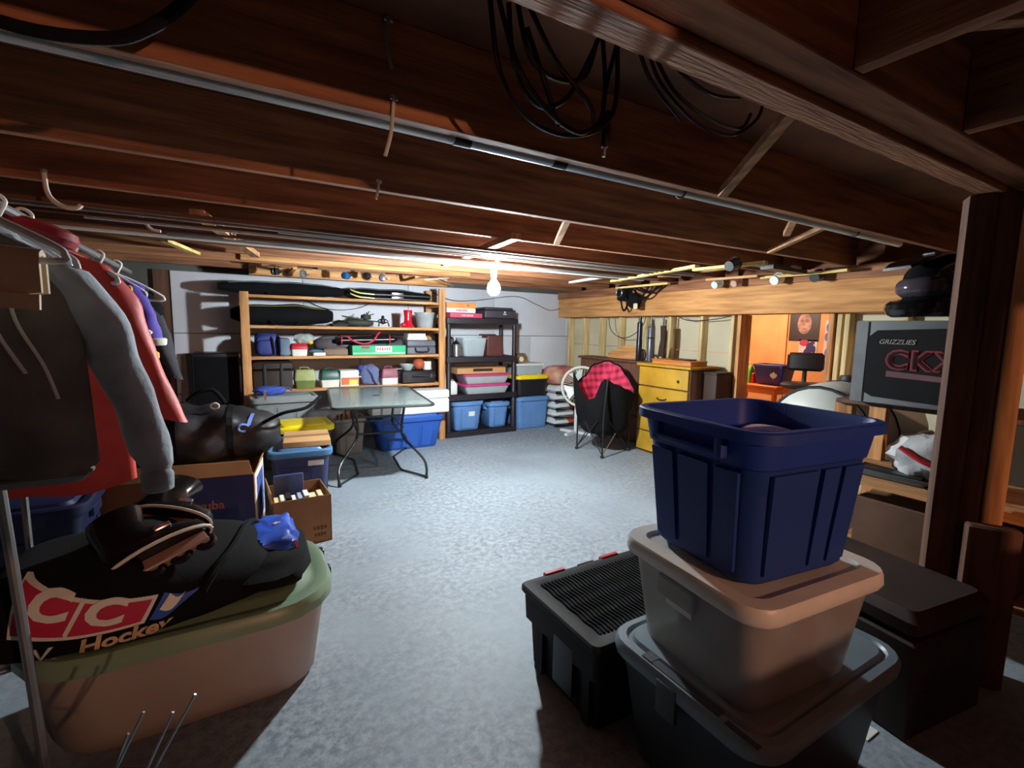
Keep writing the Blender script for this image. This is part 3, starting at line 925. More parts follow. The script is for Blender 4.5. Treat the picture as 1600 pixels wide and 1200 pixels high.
part('body', MB().loft([[duf(u / 30, 2 * PI * k / 26) for k in range(26)] for u in range(31)]), DUF, t, smooth=60)
for u in (0.45, 0.72):
    part('strap', MB().loft([[duf(u + du, 2 * PI * k / 26, 0.006 + e) for du, e in ((0, -0.004), (0, 0.002), (0.03, 0.002), (0.03, -0.004))] for k in range(27)], False, False), BLKF, t)
part('handle', MB().tube(spline([duf(0.5, PI * 0.4, 0.01), duf(0.56, PI * 0.42, 0.09), duf(0.64, PI * 0.42, 0.09), duf(0.7, PI * 0.4, 0.01)]), 0.013, 8), BLKF, t)
part('loose_strap', MB().tube(spline([(0.36, -0.12, 0.28), (0.48, -0.15, 0.34), (0.62, -0.10, 0.36), (0.72, 0.0, 0.42)]), 0.012, 6), BLKF, t)
LOGO = mat('pale_blue_print', (120, 150, 226), 0.6, var=0.08)
part('logo', MB().loft([[duf(0.845 - 0.025 * k / 8 + s_, PI - 1.05 + 0.55 * (k / 8), 0.004) for s_ in (0, 0.02)] for k in range(9)], False, False, close=False), LOGO, t)
part('logo_ring', MB().tube([duf(0.805 + 0.028 * math.cos(q), PI - 0.40 + 0.13 * math.sin(q), 0.004) for q in [1.2 + i * 0.42 for i in range(12)]], 0.008, 6), LOGO, t)
part('tag', MB().tube([(0.10 + 0.022 * math.cos(q), -0.10, 0.40 + 0.018 * math.sin(q)) for q in [2 * PI * i / 14 for i in range(14)]], 0.006, 6, True), WPR, t)
part('hang_tag', MB().box(0.37, 0.385, -0.08, -0.076, 0.42, 0.48), WPR, t)

# open carton of cases beside it
t = thing('open_carton', 'small open brown carton full of cases at the edge of the floor', 'carton', (0.335, 3.35, 0), math.radians(2))
mb = MB()
wd, dp, h = 0.345, 0.37, 0.31
mb.box(-wd / 2, wd / 2, -dp / 2, -dp / 2 + 0.006, 0, h).box(-wd / 2, wd / 2, dp / 2 - 0.006, dp / 2, 0, h)
mb.box(-wd / 2, -wd / 2 + 0.006, -dp / 2, dp / 2, 0, h).box(wd / 2 - 0.006, wd / 2, -dp / 2, dp / 2, 0, h).box(-wd / 2, wd / 2, -dp / 2, dp / 2, 0, 0.006)
part('body', mb, CARDB, t)
part('flap', MB().box(-wd / 2 - 0.004, -wd / 2, -dp / 2, dp / 2, h - 0.01, h + 0.06), CARD, t)
print_line(t, (0.10, -dp / 2 - 0.0006, 0.10), 4, 0.035, mat('dim_brown_print', (84, 58, 38), 0.8))
print_line(t, (0.10, -dp / 2 - 0.0006, 0.055), 4, 0.03, mat('dim_brown_print', (84, 58, 38), 0.8))
pal = [CREAM, PAPER, mat('black_case', (40, 40, 48), 0.4), PAPER, mat('pale_blue_case', (170, 186, 214), 0.4), PAPER, CREAM, CREAM]
nm = ['cream', 'white', 'black', 'white', 'pale blue', 'white', 'cream', 'cream']
x = 0.335 - 0.150
for k in range(8):
    wk = 0.034 if k != 6 else 0.05
    tc_ = thing('disc_case', 'thin %s case standing in the open carton, number %s of the row' % (nm[k], ('one', 'two', 'three', 'four', 'five', 'six', 'seven', 'eight')[k]), 'case', (x + wk / 2, 3.26, 0.007), 0, 'cases in the open carton')
    part('cover', MB().box(-wk / 2 + 0.002, wk / 2 - 0.002, -0.06, 0.06, 0, 0.285 + 0.012 * (k % 3), b=0.002), pal[k], tc_)
    part('spine', MB().box(-wk / 2 + 0.005, wk / 2 - 0.005, -0.062, -0.0595, 0.05, 0.25), PAPER if pal[k] is not PAPER else CREAM, tc_)
    x += wk
t = thing('flat_album', 'dark blue album leaning upright behind the row of cases', 'album', (0.30, 3.45, 0.007))
part('cover', MB().box(-0.10, 0.08, -0.012, 0.012, 0, 0.39, b=0.003), mat('album_blue', (58, 72, 120), 0.35), t)
part('pages', MB().box(-0.095, 0.082, -0.009, 0.009, 0.004, 0.386), PAPER, t)

NAVYT = mat('navy_tote_plastic', (52, 62, 100), 0.45, var=0.05)
LIDB = mat('tote_lid_blue', (72, 116, 160), 0.42, var=0.05)
t = tote('storage_tote', 'navy tote with pale blue lid behind the small open carton', 'tote', (0.42, 3.98, 0), math.radians(-4), 0.40, 0.50, 0.46, NAVYT, LIDB, ribs='flr')
part('paper_label', MB().add([side_pt(0.40, 0.50, 0.46, 0.84, 'f', u, z, 0.008) for u, z in ((0.12, 0.36), (0.40, 0.36), (0.40, 0.40), (0.12, 0.40))], [(0, 1, 2, 3)]), PAPER, t)
t = thing('cardboard_sheet', 'flat cardboard box lying on the pale blue tote lid', 'cardboard', (0.47, 3.98, 0.491), math.radians(-6))
part('body', MB().box(-0.16, 0.17, -0.20, 0.20, 0, 0.045, b=0.004), CARD, t)
part('flap', MB().box(-0.16, 0.17, -0.03, 0.03, 0.045, 0.047), CARDB, t)
tote('storage_tote', 'black tote with bright yellow lid behind the cardboard on the navy tote', 'tote', (0.52, 4.62, 0), 0.03, 0.44, 0.40, 0.50, BLACK, YEL, ribs='f')
GR2 = mat('cool_grey_plastic', (132, 140, 144), 0.45, var=0.05)
tote('storage_tote', 'grey tote standing on the floor under the other grey tote', 'tote', (0.42, 5.19, 0), 0, 0.56, 0.38, 0.34, GR2, GR2, ribs='f')
tote('storage_tote', 'grey lidded tote on top of the other grey tote beside the glass table', 'tote', (0.42, 5.19, 0.372), 0, 0.56, 0.38, 0.31, GR2, GR2, ribs='f')
t = thing('blue_pouch', 'blue cloth pouch lying on the upper grey tote', 'pouch', (0.30, 5.20, 0.712))
part('body', MB().blob((0, 0, 0.04), (0.14, 0.10, 0.045), amp=0.25, e=0.8, seed=1), mat('blue_cloth', (60, 84, 176), 0.8), t)
part('tie', MB().tube([(0.12, 0.02, 0.05), (0.17, 0.03, 0.06), (0.20, 0.0, 0.03)], 0.008, 6), mat('blue_cloth', (60, 84, 176), 0.8), t)
tote('storage_tote', 'dark blue tote on the floor under the hanging clothes', 'tote', (-0.86, 3.02, 0), 0, 0.46, 0.40, 0.54, mat('midnight_plastic', (18, 26, 62), 0.5), mat('midnight_plastic', (18, 26, 62), 0.5), ribs='fr')

# black things against the back wall left of the shelves
t = thing('speaker_cabinet', 'tall black speaker cabinet standing against the pale wall', 'speaker', (-0.10, 5.83, 0))
part('body', MB().box(-0.25, 0.17, -0.16, 0.16, 0, 1.10, b=0.01), BLACK, t)
part('grille', MB().box(-0.23, 0.15, -0.168, -0.158, 0.10, 1.06, b=0.004), BLKF, t)
part('badge', MB().box(-0.06, 0.02, -0.171, -0.167, 0.08, 0.095), STEEL, t)
t = thing('leaning_board', 'grey-brown board leaning on the wall beside the black speaker cabinet', 'board', (-0.43, 5.98, 0))
part('board', MB().hexa([(-0.06, -0.06, 0), (0.07, -0.06, 0), (0.07, -0.04, 0), (-0.06, -0.04, 0), (-0.03, 0.06, 1.08), (0.07, 0.06, 1.08), (0.07, 0.08, 1.08), (-0.03, 0.08, 1.08)]), mat('grey_brown_board', (140, 124, 118), 0.7), t)
part('edge_strip', MB().box(-0.062, -0.045, -0.062, -0.055, 0, 0.03), LUMZ, t)

# ================================================================== GLASS PATIO TABLE
ang = math.radians(-8)
t = thing('patio_table', 'rectangular glass patio table on dark steel tube legs', 'table', (1.21, 4.72, 0), ang)
GLS = mat('rippled_table_glass', (150, 166, 164), 0.18, var=0.06, scale=9, clear=0.42, bump=0.12, bscale=70)
part('glass_top', MB().loft([rr(0.84, 1.38, 0.06, 0.704), rr(0.85, 1.39, 0.062, 0.709), rr(0.84, 1.38, 0.06, 0.714)]), GLS, t)
part('rim', MB().tube([(p[0], p[1], 0.709) for p in rr(0.86, 1.40, 0.065, 0, 5)], 0.012, 8, True), DSTEEL, t)
part('parasol_plug', MB().box(-0.03, 0.03, -0.012, 0.012, 0.713, 0.719, b=0.002), BLACK, t)
for sy in (-1, 1):
    y = sy * 0.30
    for sx in (-1, 1):
        part('leg', MB().tube(spline([(sx * 0.38, sy * 0.56, 0.012), (sx * 0.385, sy * 0.545, 0.10), (sx * 0.36, sy * 0.47, 0.18), (sx * 0.22, y, 0.34), (sx * 0.20, y, 0.45), (sx * 0.22, y, 0.60), (sx * 0.24, y, 0.702)]), 0.0125, 8), DSTEEL, t)
        part('foot_cap', MB().lathe([(0.014, 0), (0.017, 0.004), (0.017, 0.028), (0.014, 0.03)], 10, Matrix.Translation((sx * 0.38, sy * 0.56, 0))), BLACK, t)
    part('cross_bar', MB().tube([(-0.205, y, 0.40), (0.205, y, 0.40)], 0.009, 8), DSTEEL, t)
    part('cross_bar', MB().tube([(-0.215, y, 0.56), (0.215, y, 0.56)], 0.009, 8), DSTEEL, t)
for sx in (-1, 1):
    part('floor_bar', MB().tube([(sx * 0.38, -0.56, 0.02), (sx * 0.20, -0.25, 0.013), (sx * 0.20, 0.25, 0.013), (sx * 0.38, 0.56, 0.02)], 0.009, 8), DSTEEL, t)
    part('side_bar', MB().tube([(sx * 0.21, -0.30, 0.44), (sx * 0.21, 0.30, 0.44)], 0.009, 8), DSTEEL, t)


# ================================================================== WOODEN SHELVES
t = thing('wooden_shelves', 'open shelving of pale lumber with four boards along the back wall', 'shelves')
for x0, x1, y0, h in ((0.085, 0.165, 5.50, 1.72), (2.19, 2.27, 5.50, 1.86), (0.085, 0.165, 5.95, 1.72), (2.19, 2.27, 5.95, 1.86)):
    part('post', MB().box(x0, x1, y0, y0 + 0.04, 0, h, b=0.003), LUMZ, t)
for z in (1.695, 1.385, 1.065, 0.715):
    part('shelf_board', MB().box(0.10, 2.25, 5.542, 5.949, z - 0.018, z, b=0.002), LUM, t)
    part('front_rail', MB().box(0.166, 2.189, 5.515, 5.541, z - 0.03, z - 0.001, b=0.002), LUM, t)
    part('cleat', MB().box(0.13, 0.165, 5.545, 5.945, z - 0.06, z - 0.019), LUMY, t)
    part('cleat', MB().box(2.19, 2.225, 5.545, 5.945, z - 0.06, z - 0.019), LUMY, t)

S1, S2, S3, S4 = 1.696, 1.386, 1.066, 0.716


def long_bag(name, label, x0, x1, y, z, r, m, seed=0, sq=0.9, droop=0.0, piping=None, cat='bag'):
    t = thing(name, label, cat, (x0, y, z))
    Ln = x1 - x0

    def pt(u, a, off=0.0):
        env = (math.sin(PI * (0.015 + 0.97 * u))) ** 0.28
        k = 1 + 0.28 * noise.noise(Vector((u * 4 + seed, 0.3, seed)))
        rr_ = r * env * k + off
        return (Ln * u, rr_ * math.cos(a), max(0.0, r * sq + rr_ * sq * math.sin(a) - droop * u))
    part('body', MB().loft([[pt(u / 26, 2 * PI * k / 18) for k in range(18)] for u in range(27)]), m, t, smooth=60)
    part('zip', MB().tube([pt(0.08 + 0.84 * k / 14, 2.2, 0.002) for k in range(15)], 0.004, 5), piping or GREYP, t)
    part('strap', MB().tube(spline([pt(0.35, -2.6, 0.004), pt(0.42, -2.4, 0.05), pt(0.58, -2.4, 0.05), pt(0.65, -2.6, 0.004)]), 0.008, 6), BLKF, t)
    return t


# on top
long_bag('ski_bag', 'long black ski bag on the very top of the wooden shelves, wall side', -0.1, 1.12, 5.72, S1, 0.085, BLKF, 1.0)
long_bag('ski_bag', 'shorter black ski bag on the top board by the black shelf unit', 1.15, 2.18, 5.80, S1, 0.08, BLKF, 6.0)
for k, (z, lab) in enumerate(((0.006, 'lower'), (0.05, 'upper'))):
    t = thing('ski', '%s of two black skis with pale yellow tips on the top board' % lab, 'ski', (1.20, 5.56, S1 + z), 0, 'skis on the top board')
    part('ski', MB().loft([[(x_, -0.035 * w_, h_), (x_, 0.035 * w_, h_), (x_, 0.035 * w_, h_ + 0.012), (x_, -0.035 * w_, h_ + 0.012)] for x_, w_, h_ in ((0.22, 1, 0), (0.5, 0.9, 0.004), (0.9, 1, 0))]), BLACK, t)
    part('tip', MB().loft([[(x_, -0.035 * w_, h_), (x_, 0.035 * w_, h_), (x_, 0.035 * w_, h_ + 0.012), (x_, -0.035 * w_, h_ + 0.012)] for x_, w_, h_ in ((-0.04, 0.25, 0.045), (0.0, 0.8, 0.025), (0.06, 1, 0.008), (0.22, 1, 0))]), mat('pale_yellow_ski', (222, 220, 110), 0.4), t)
    part('binding', MB().box(0.42, 0.56, -0.03, 0.03, 0.014, 0.04, b=0.006), STEEL, t)
# second board
long_bag('rod_bag', 'fat black soft bag lying on the second board of the wooden shelves', 0.0, 0.99, 5.70, S2, 0.125, BLKF, 3.0, piping=mat('olive_piping', (140, 132, 60), 0.6))
t = thing('model_plane', 'dark green model aircraft kit heaped on the second board', 'model', (1.29, 5.66, S2))
OLV = mat('dark_olive', (44, 50, 42), 0.7, var=0.2)
part('hull', MB().blob((-0.02, 0, 0.045), (0.17, 0.05, 0.042), e=0.8), OLV, t)
part('wing', MB().hexa([(-0.20, -0.02, 0.11), (0.02, -0.04, 0.075), (0.02, 0.03, 0.075), (-0.20, 0.01, 0.11), (-0.21, -0.02, 0.125), (0.03, -0.04, 0.09), (0.03, 0.03, 0.09), (-0.21, 0.01, 0.125)]), OLV, t)
part('turret', MB().lathe([(0.05, 0), (0.06, 0.01), (0.055, 0.05), (0.02, 0.06)], 12, Matrix.Translation((0.06, 0, 0.085))), OLV, t)
for dx, dz in ((0.0, 0.15), (0.06, 0.18), (0.11, 0.15), (0.03, 0.165)):
    part('mast', MB().tube([(0.06, 0, 0.12), (0.04 + dx, -0.01, dz)], 0.006, 6), OLV, t)
part('gun_barrel', MB().tube([(0.10, -0.02, 0.07), (0.25, -0.03, 0.055)], 0.008, 6), OLV, t)
t = thing('toy_figure', 'small black toy figure sitting beside the model aircraft', 'toy', (1.53, 5.60, S2))
part('torso', MB().blob((0, 0, 0.07), (0.028, 0.022, 0.04)), BLACK, t)
part('head', MB().blob((0, 0, 0.115), (0.018, 0.018, 0.02)), BLACK, t)
for s in (-1, 1):
    part('leg', MB().tube([(0.015 * s, 0, 0.045), (0.05 * s, -0.03, 0.06), (0.06 * s, -0.04, 0.01)], 0.009, 6), BLACK, t)
    part('arm', MB().tube([(0.022 * s, 0, 0.095), (0.06 * s, -0.01, 0.07)], 0.007, 6), BLACK, t)
t = thing('dark_tray', 'low dark lumpy tray on the second board between bag and model', 'tray', (1.045, 5.62, S2))
part('tray', MB().loft([rr(0.16, 0.12, 0.02, 0), rr(0.20, 0.15, 0.02, 0.03), rr(0.19, 0.14, 0.02, 0.03)]), OLV, t)
part('contents', MB().blob((0.02, 0, 0.03), (0.085, 0.06, 0.04), amp=0.3, seed=2), BLACK, t)
t = thing('boot_vase', 'glossy red boot-shaped vase near the right end of the second board', 'vase', (1.83, 5.60, S2))
GRED = mat('glossy_red', (200, 22, 46), 0.15, var=0.05)
part('body', MB().lathe([(0.075, 0), (0.078, 0.012), (0.058, 0.03), (0.046, 0.07), (0.044, 0.12), (0.052, 0.20), (0.050, 0.205), (0.044, 0.195), (0.036, 0.12)], 22), GRED, t)
part('toe', MB().blob((-0.05, -0.02, 0.03), (0.05, 0.03, 0.03)), GRED, t)
t = thing('plastic_pail', 'translucent white pail at the right end of the second board', 'pail', (2.05, 5.63, S2))
part('bucket', MB().lathe([(0.092, 0), (0.096, 0.005), (0.118, 0.17), (0.126, 0.17), (0.126, 0.185), (0.112, 0.185), (0.09, 0.01)], 26), mat('milky_plastic', (196, 200, 204), 0.35, clear=0.2, trans=0.3), t)
part('handle', MB().tube(arc((0, 0, 0.175), 0.122, PI, 2 * PI, 14, 'xz'), 0.003, 6), STEEL, t)
part('contents', MB().blob((0, 0, 0.10), (0.09, 0.09, 0.06), amp=0.3), mat('green_stuff', (90, 120, 90), 0.8), t)
# third board
t = thing('backpack', 'navy blue nylon backpack at the left end of the third board', 'backpack', (0.325, 5.66, S3))
NAV = mat('navy_nylon', (44, 58, 132), 0.6, var=0.15, scale=8, bump=0.3, bscale=20)
part('body', MB().blob((0, 0, 0.12), (0.125, 0.09, 0.122), e=0.6, amp=0.12, seed=3), NAV, t)
part('pocket', MB().blob((-0.02, -0.075, 0.09), (0.085, 0.035, 0.08), e=0.6), NAV, t)
for s in (-1, 1):
    part('strap', MB().tube(spline([(0.06 + 0.03 * s, -0.06, 0.21), (0.07 + 0.03 * s, -0.115, 0.14), (0.08 + 0.03 * s, -0.10, 0.02)]), 0.012, 6), BLKF, t)
t = thing('folder_case', 'slate blue fabric case standing beside the navy backpack', 'case', (0.485, 5.64, S3))
part('body', MB().box(-0.045, 0.045, -0.09, 0.10, 0, 0.19, b=0.015), mat('slate_cloth', (110, 128, 150), 0.8), t)
part('edge', MB().box(-0.052, -0.04, -0.095, 0.10, 0, 0.20, b=0.004), NAV, t)


def lunch_box(name, label, loc, wd, dp, h, split, lo, hi, taper=0.9, cat='box', handle=True):
    t = thing(name, label, cat, loc)
    part('base', MB().loft([rr(wd * taper, dp * taper, 0.015, 0), rr(wd, dp, 0.018, h * split), rr(wd - 0.01, dp - 0.01, 0.015, h * split)]), lo, t)
    part('lid', MB().loft([rr(wd + 0.008, dp + 0.008, 0.02, h * split), rr(wd + 0.008, dp + 0.008, 0.02, h * split + 0.02), rr(wd * 0.97, dp * 0.97, 0.02, h * 0.85), rr(wd * 0.86, dp * 0.8, 0.02, h)]), hi, t)
    if handle:
        part('handle', MB().tube(spline([(-wd * 0.2, 0, h - 0.004), (-wd * 0.19, 0, h + 0.02), (wd * 0.19, 0, h + 0.02), (wd * 0.2, 0, h - 0.004)]), 0.006, 6), hi, t)
    return t


lunch_box('sewing_box', 'red-lidded white box with toys heaped on the third board', (0.62, 5.60, S3), 0.16, 0.16, 0.13, 0.55, PAPER, RED, handle=False, cat='box')
t = thing('toy_bag', 'clear bag of colourful toys resting on the red-lidded box', 'bag', (0.66, 5.66, S3 + 0.133))
for k, (dx, dy, dz, r_, c_) in enumerate(((-0.03, 0, 0.03, 0.035, (226, 226, 210)), (0.03, -0.02, 0.03, 0.03, (160, 176, 110)), (0.0, -0.02, 0.055, 0.028, (210, 214, 160)), (0.08, -0.03, 0.012, 0.032, (230, 200, 60)), (0.05, 0.02, 0.06, 0.026, (90, 140, 100)))):
    part('toy', MB().blob((dx, dy, dz), (r_, r_, r_ * 0.8), amp=0.2, seed=k), mat('toy_%d' % k, c_, 0.5), t)
part('wrap', MB().blob((0.02, 0, 0.045), (0.10, 0.07, 0.06), amp=0.25, seed=8), CLEAR, t)
t = thing('tissue_packet', 'teal and white packet lying on the third board', 'packet', (0.82, 5.57, S3))
part('box', MB().box(-0.06, 0.06, -0.04, 0.04, 0, 0.035, b=0.004), PAPER, t)
part('cloth', MB().blob((-0.03, 0, 0.048), (0.07, 0.035, 0.018), amp=0.3), mat('teal_cloth', (70, 130, 160), 0.8), t)
t = thing('gift_bag', 'brown paper parcel tied with dark red behind the green carton', 'parcel', (0.99, 5.60, S3))
part('body', MB().box(-0.13, 0.13, -0.06, 0.10, 0, 0.075, b=0.01), mat('taupe_paper', (128, 108, 92), 0.8), t)
part('flap', MB().box(-0.10, 0.08, -0.065, 0.0, 0.074, 0.082, b=0.003), mat('taupe_paper', (128, 108, 92), 0.8), t)
long_bag('rolled_bag', 'grey rolled sleeping bag at the back of the third board', 0.80, 1.82, 5.78, S3, 0.125, mat('grey_nylon', (82, 78, 84), 0.8, var=0.12, bump=0.2), 4.0)
t = thing('green_carton', 'flat green and white printed carton on the third board', 'carton', (1.47, 5.60, S3), math.radians(2))
part('body', MB().box(-0.31, 0.31, -0.07, 0.10, 0, 0.11, b=0.004), mat('green_print', (60, 178, 124), 0.6, var=0.05), t)
part('white_panel', MB().box(-0.05, 0.14, -0.0725, -0.068, 0.035, 0.10), PAPER, t)
part('white_band', MB().box(-0.30, 0.30, -0.0725, -0.069, 0.012, 0.03), mat('mint_print', (150, 220, 180), 0.6), t)
part('red_print', MB().box(-0.21, -0.12, -0.0725, -0.069, 0.075, 0.10), mat('maroon_print', (150, 70, 70), 0.6), t)
print_line(t, (0.045, -0.0735, 0.07), 6, 0.045, mat('pink_print', (226, 120, 120), 0.6))
t = thing('rolled_chair_bag', 'black rolled bag with pink straps lying on the green carton', 'bag', (1.0, 5.62, S3 + 0.112), 0)
part('body', MB().loft([[(0.70 * u / 16, 0.055 * (math.sin(PI * (0.03 + 0.94 * u / 16)) ** 0.3) * math.cos(2 * PI * k / 14), 0.05 + 0.10 * u / 16 * 0.2 + 0.045 * (math.sin(PI * (0.03 + 0.94 * u / 16)) ** 0.3) * math.sin(2 * PI * k / 14)) for k in range(14)] for u in range(17)]), BLKF, t)
PNK = mat('raspberry_webbing', (196, 34, 70), 0.7)
part('strap', MB().tube(spline([(0.12, -0.045, 0.10), (0.18, -0.07, 0.05), (0.30, -0.075, 0.015), (0.40, -0.07, 0.05), (0.47, -0.03, 0.13), (0.50, 0.0, 0.14)]), 0.011, 6), PNK, t)
for x_ in (0.06, 0.60):
    part('band', MB().tube([(x_, 0.058 * math.cos(2 * PI * k / 16), 0.055 + 0.02 * x_ + 0.05 * math.sin(2 * PI * k / 16)) for k in range(16)], 0.008, 6, True), PNK, t)
part('piping', MB().tube([(0.05, -0.056, 0.055), (0.35, -0.058, 0.06), (0.65, -0.056, 0.068)], 0.004, 6), WPR, t)
t = thing('tool_case', 'grey hard case with black handle at the right end of the third board', 'case', (1.98, 5.66, S3))
CASG = mat('case_grey', (96, 96, 106), 0.5, var=0.06)
part('lower_shell', MB().box(-0.18, 0.18, -0.12, 0.12, 0, 0.09, b=0.012), CASG, t)
part('upper_shell', MB().box(-0.178, 0.178, -0.118, 0.118, 0.092, 0.172, b=0.014), CASG, t)
part('handle', MB().tube(spline([(-0.08, -0.115, 0.075), (-0.08, -0.145, 0.06), (-0.06, -0.15, 0.035), (0.06, -0.15, 0.035), (0.08, -0.145, 0.06), (0.08, -0.115, 0.075)]), 0.009, 8), BLACK, t)
t = thing('paper_stack', 'stack of white papers lying on the grey hard case', 'paper', (1.95, 5.68, S3 + 0.173))
for k in range(4):
    part('sheet', MB().box(-0.13 + 0.004 * k, 0.12 - 0.008 * k, -0.09, 0.09, 0.019 * k, 0.018 + 0.019 * k, b=0.002), PAPER, t)
# fourth board
t = thing('wooden_chest', 'dark brown chest filling the left end of the fourth board', 'chest', (0.355, 5.68, S4))
DBR = mat('dark_chest_brown', (44, 30, 24), 0.6, var=0.2)
part('body', MB().box(-0.18, 0.19, -0.14, 0.16, 0, 0.20, b=0.006), DBR, t)
part('lid', MB().box(-0.185, 0.195, -0.145, 0.165, 0.202, 0.295, b=0.02), DBR, t)
part('strap', MB().box(-0.09, -0.06, -0.15, -0.138, 0.0, 0.27, b=0.003).box(0.07, 0.10, -0.15, -0.138, 0, 0.27, b=0.003), BLACK, t)
lunch_box('tackle_box', 'olive and lime two-tone tackle box on the fourth board', (0.67, 5.62, S4), 0.21, 0.18, 0.20, 0.42, mat('olive_plastic', (104, 120, 62), 0.5), mat('lime_plastic', (160, 170, 104), 0.5))
lunch_box('tackle_box', 'dark green and white tackle box on the fourth board', (0.925, 5.62, S4), 0.20, 0.18, 0.185, 0.45, PAPER, mat('bottle_green_plastic', (30, 84, 74), 0.4))
t = thing('product_carton', 'white carton with orange and yellow print on the fourth board', 'carton', (1.13, 5.63, S4))
part('body', MB().box(-0.10, 0.10, -0.09, 0.10, 0, 0.18, b=0.004), PAPER, t)
part('orange_print', MB().box(-0.09, 0.095, -0.0925, -0.089, 0.02, 0.10), mat('orange_print', (224, 110, 70), 0.6), t)
part('yellow_print', MB().box(-0.005, 0.085, -0.094, -0.091, 0.02, 0.075), mat('lemon_print', (226, 232, 90), 0.6), t)
part('lid_flap', MB().box(-0.102, 0.13, -0.095, 0.10, 0.10, 0.108), PAPER, t)
t = thing('cloth_sack', 'slate blue cloth sack slumped on the fourth board', 'sack', (1.365, 5.62, S4))
SLC = mat('slate_blue_cloth', (104, 116, 158), 0.85, var=0.14, bump=0.3, bscale=20)
part('body', MB().blob((0, 0, 0.115), (0.11, 0.08, 0.122), e=0.8, amp=0.2, seed=7, flat=0.0), SLC, t)
part('flap', MB().tube(spline([(-0.03, -0.07, 0.20), (0.02, -0.10, 0.14), (0.05, -0.09, 0.06), (0.09, -0.06, 0.015)]), 0.022, 8), SLC, t)
part('neck', MB().blob((-0.08, 0.0, 0.19), (0.06, 0.05, 0.045), amp=0.2), NAV, t)
lunch_box('tackle_box', 'maroon-lidded white box on the fourth board next to the black case', (1.59, 5.62, S4), 0.19, 0.17, 0.185, 0.42, PAPER, mat('maroon_plastic', (150, 78, 96), 0.5), taper=0.97)
t = thing('drill_case', 'black power tool case at the right end of the fourth board', 'case', (1.95, 5.67, S4))
part('body', MB().box(-0.21, 0.21, -0.13, 0.12, 0, 0.155, b=0.014), BLACK, t)
part('seam', MB().box(-0.212, 0.212, -0.132, 0.122, 0.082, 0.09), GREYF, t)
part('handle', MB().tube(spline([(-0.08, -0.128, 0.10), (-0.075, -0.155, 0.095), (0.075, -0.155, 0.095), (0.08, -0.128, 0.10)]), 0.008, 8), GREYF, t)
for x_ in (-0.15, 0.15):
    part('latch', MB().box(x_ - 0.02, x_ + 0.02, -0.138, -0.128, 0.06, 0.115, b=0.003), GREYF, t)
t = thing('basketball', 'small orange-brown ball resting on the black power tool case', 'ball', (1.97, 5.63, S4 + 0.156))
part('ball', MB().blob((0, 0, 0.072), (0.072, 0.072, 0.072), 24, 16), mat('ball_rubber', (176, 84, 50), 0.6), t)
part('seam', MB().tube([(0.0722 * math.cos(a), 0.0722 * math.sin(a) * 0.5, 0.072 + 0.0722 * math.sin(a) * 0.866) for a in [2 * PI * k / 24 for k in range(24)]], 0.002, 5, True), BLACK, t)
t = thing('glass_bowl', 'clear bowl on the black power tool case', 'bowl', (1.82, 5.61, S4 + 0.156))
part('bowl', MB().lathe([(0.045, 0), (0.05, 0.004), (0.088, 0.07), (0.09, 0.075), (0.084, 0.072), (0.045, 0.008)], 22), CLEAR, t)
part('contents', MB().blob((0, 0, 0.05), (0.06, 0.06, 0.03), amp=0.2), PAPER, t)
t = thing('paper_roll', 'white paper roll standing beside the ball on the tool case', 'roll', (2.09, 5.66, S4 + 0.156))
part('roll', MB().lathe([(0.02, 0), (0.05, 0), (0.052, 0.004), (0.052, 0.096), (0.05, 0.10), (0.02, 0.10)], 20), PAPER, t)
part('core', MB().lathe([(0.015, 0.0), (0.02, 0.0), (0.02, 0.101), (0.015, 0.101)], 14), CARD, t)
# below the boards
t = tote('storage_tote', 'long royal blue lidded tote on the floor under the white foam box', 'tote', (1.72, 5.36, 0), 0, 0.78, 0.34, 0.35, TOTER, TOTER, ribs='f')
t = thing('foam_box', 'long white foam box on the royal blue tote', 'foam box', (1.77, 5.42, 0.382))
part('base', MB().box(-0.46, 0.46, -0.14, 0.12, 0, 0.17, b=0.012), WHITE, t)
part('lid', MB().box(-0.462, 0.462, -0.142, 0.122, 0.172, 0.275, b=0.014), WHITE, t)
TAUP = mat('taupe_plastic', (164, 148, 138), 0.5, var=0.05)
t = tote('storage_tote', 'taupe beige tote on the floor behind the glass table legs', 'tote', (1.06, 5.40, 0), 0, 0.33, 0.34, 0.40, TAUP, None, ribs='f')
t2 = thing('kindling', 'bundle of wood kindling sticking out of the taupe tote', 'kindling', (1.06, 5.40, 0))
for k in range(7):
    part('stick', MB().bar((-0.08 + 0.03 * k, -0.05 + 0.02 * (k % 3), 0.1), (-0.06 + 0.025 * k, -0.04 + 0.03 * (k % 4), 0.44 + 0.02 * (k % 3)), 0.022, 0.018), LUMZ if k % 2 else DKW, t2)

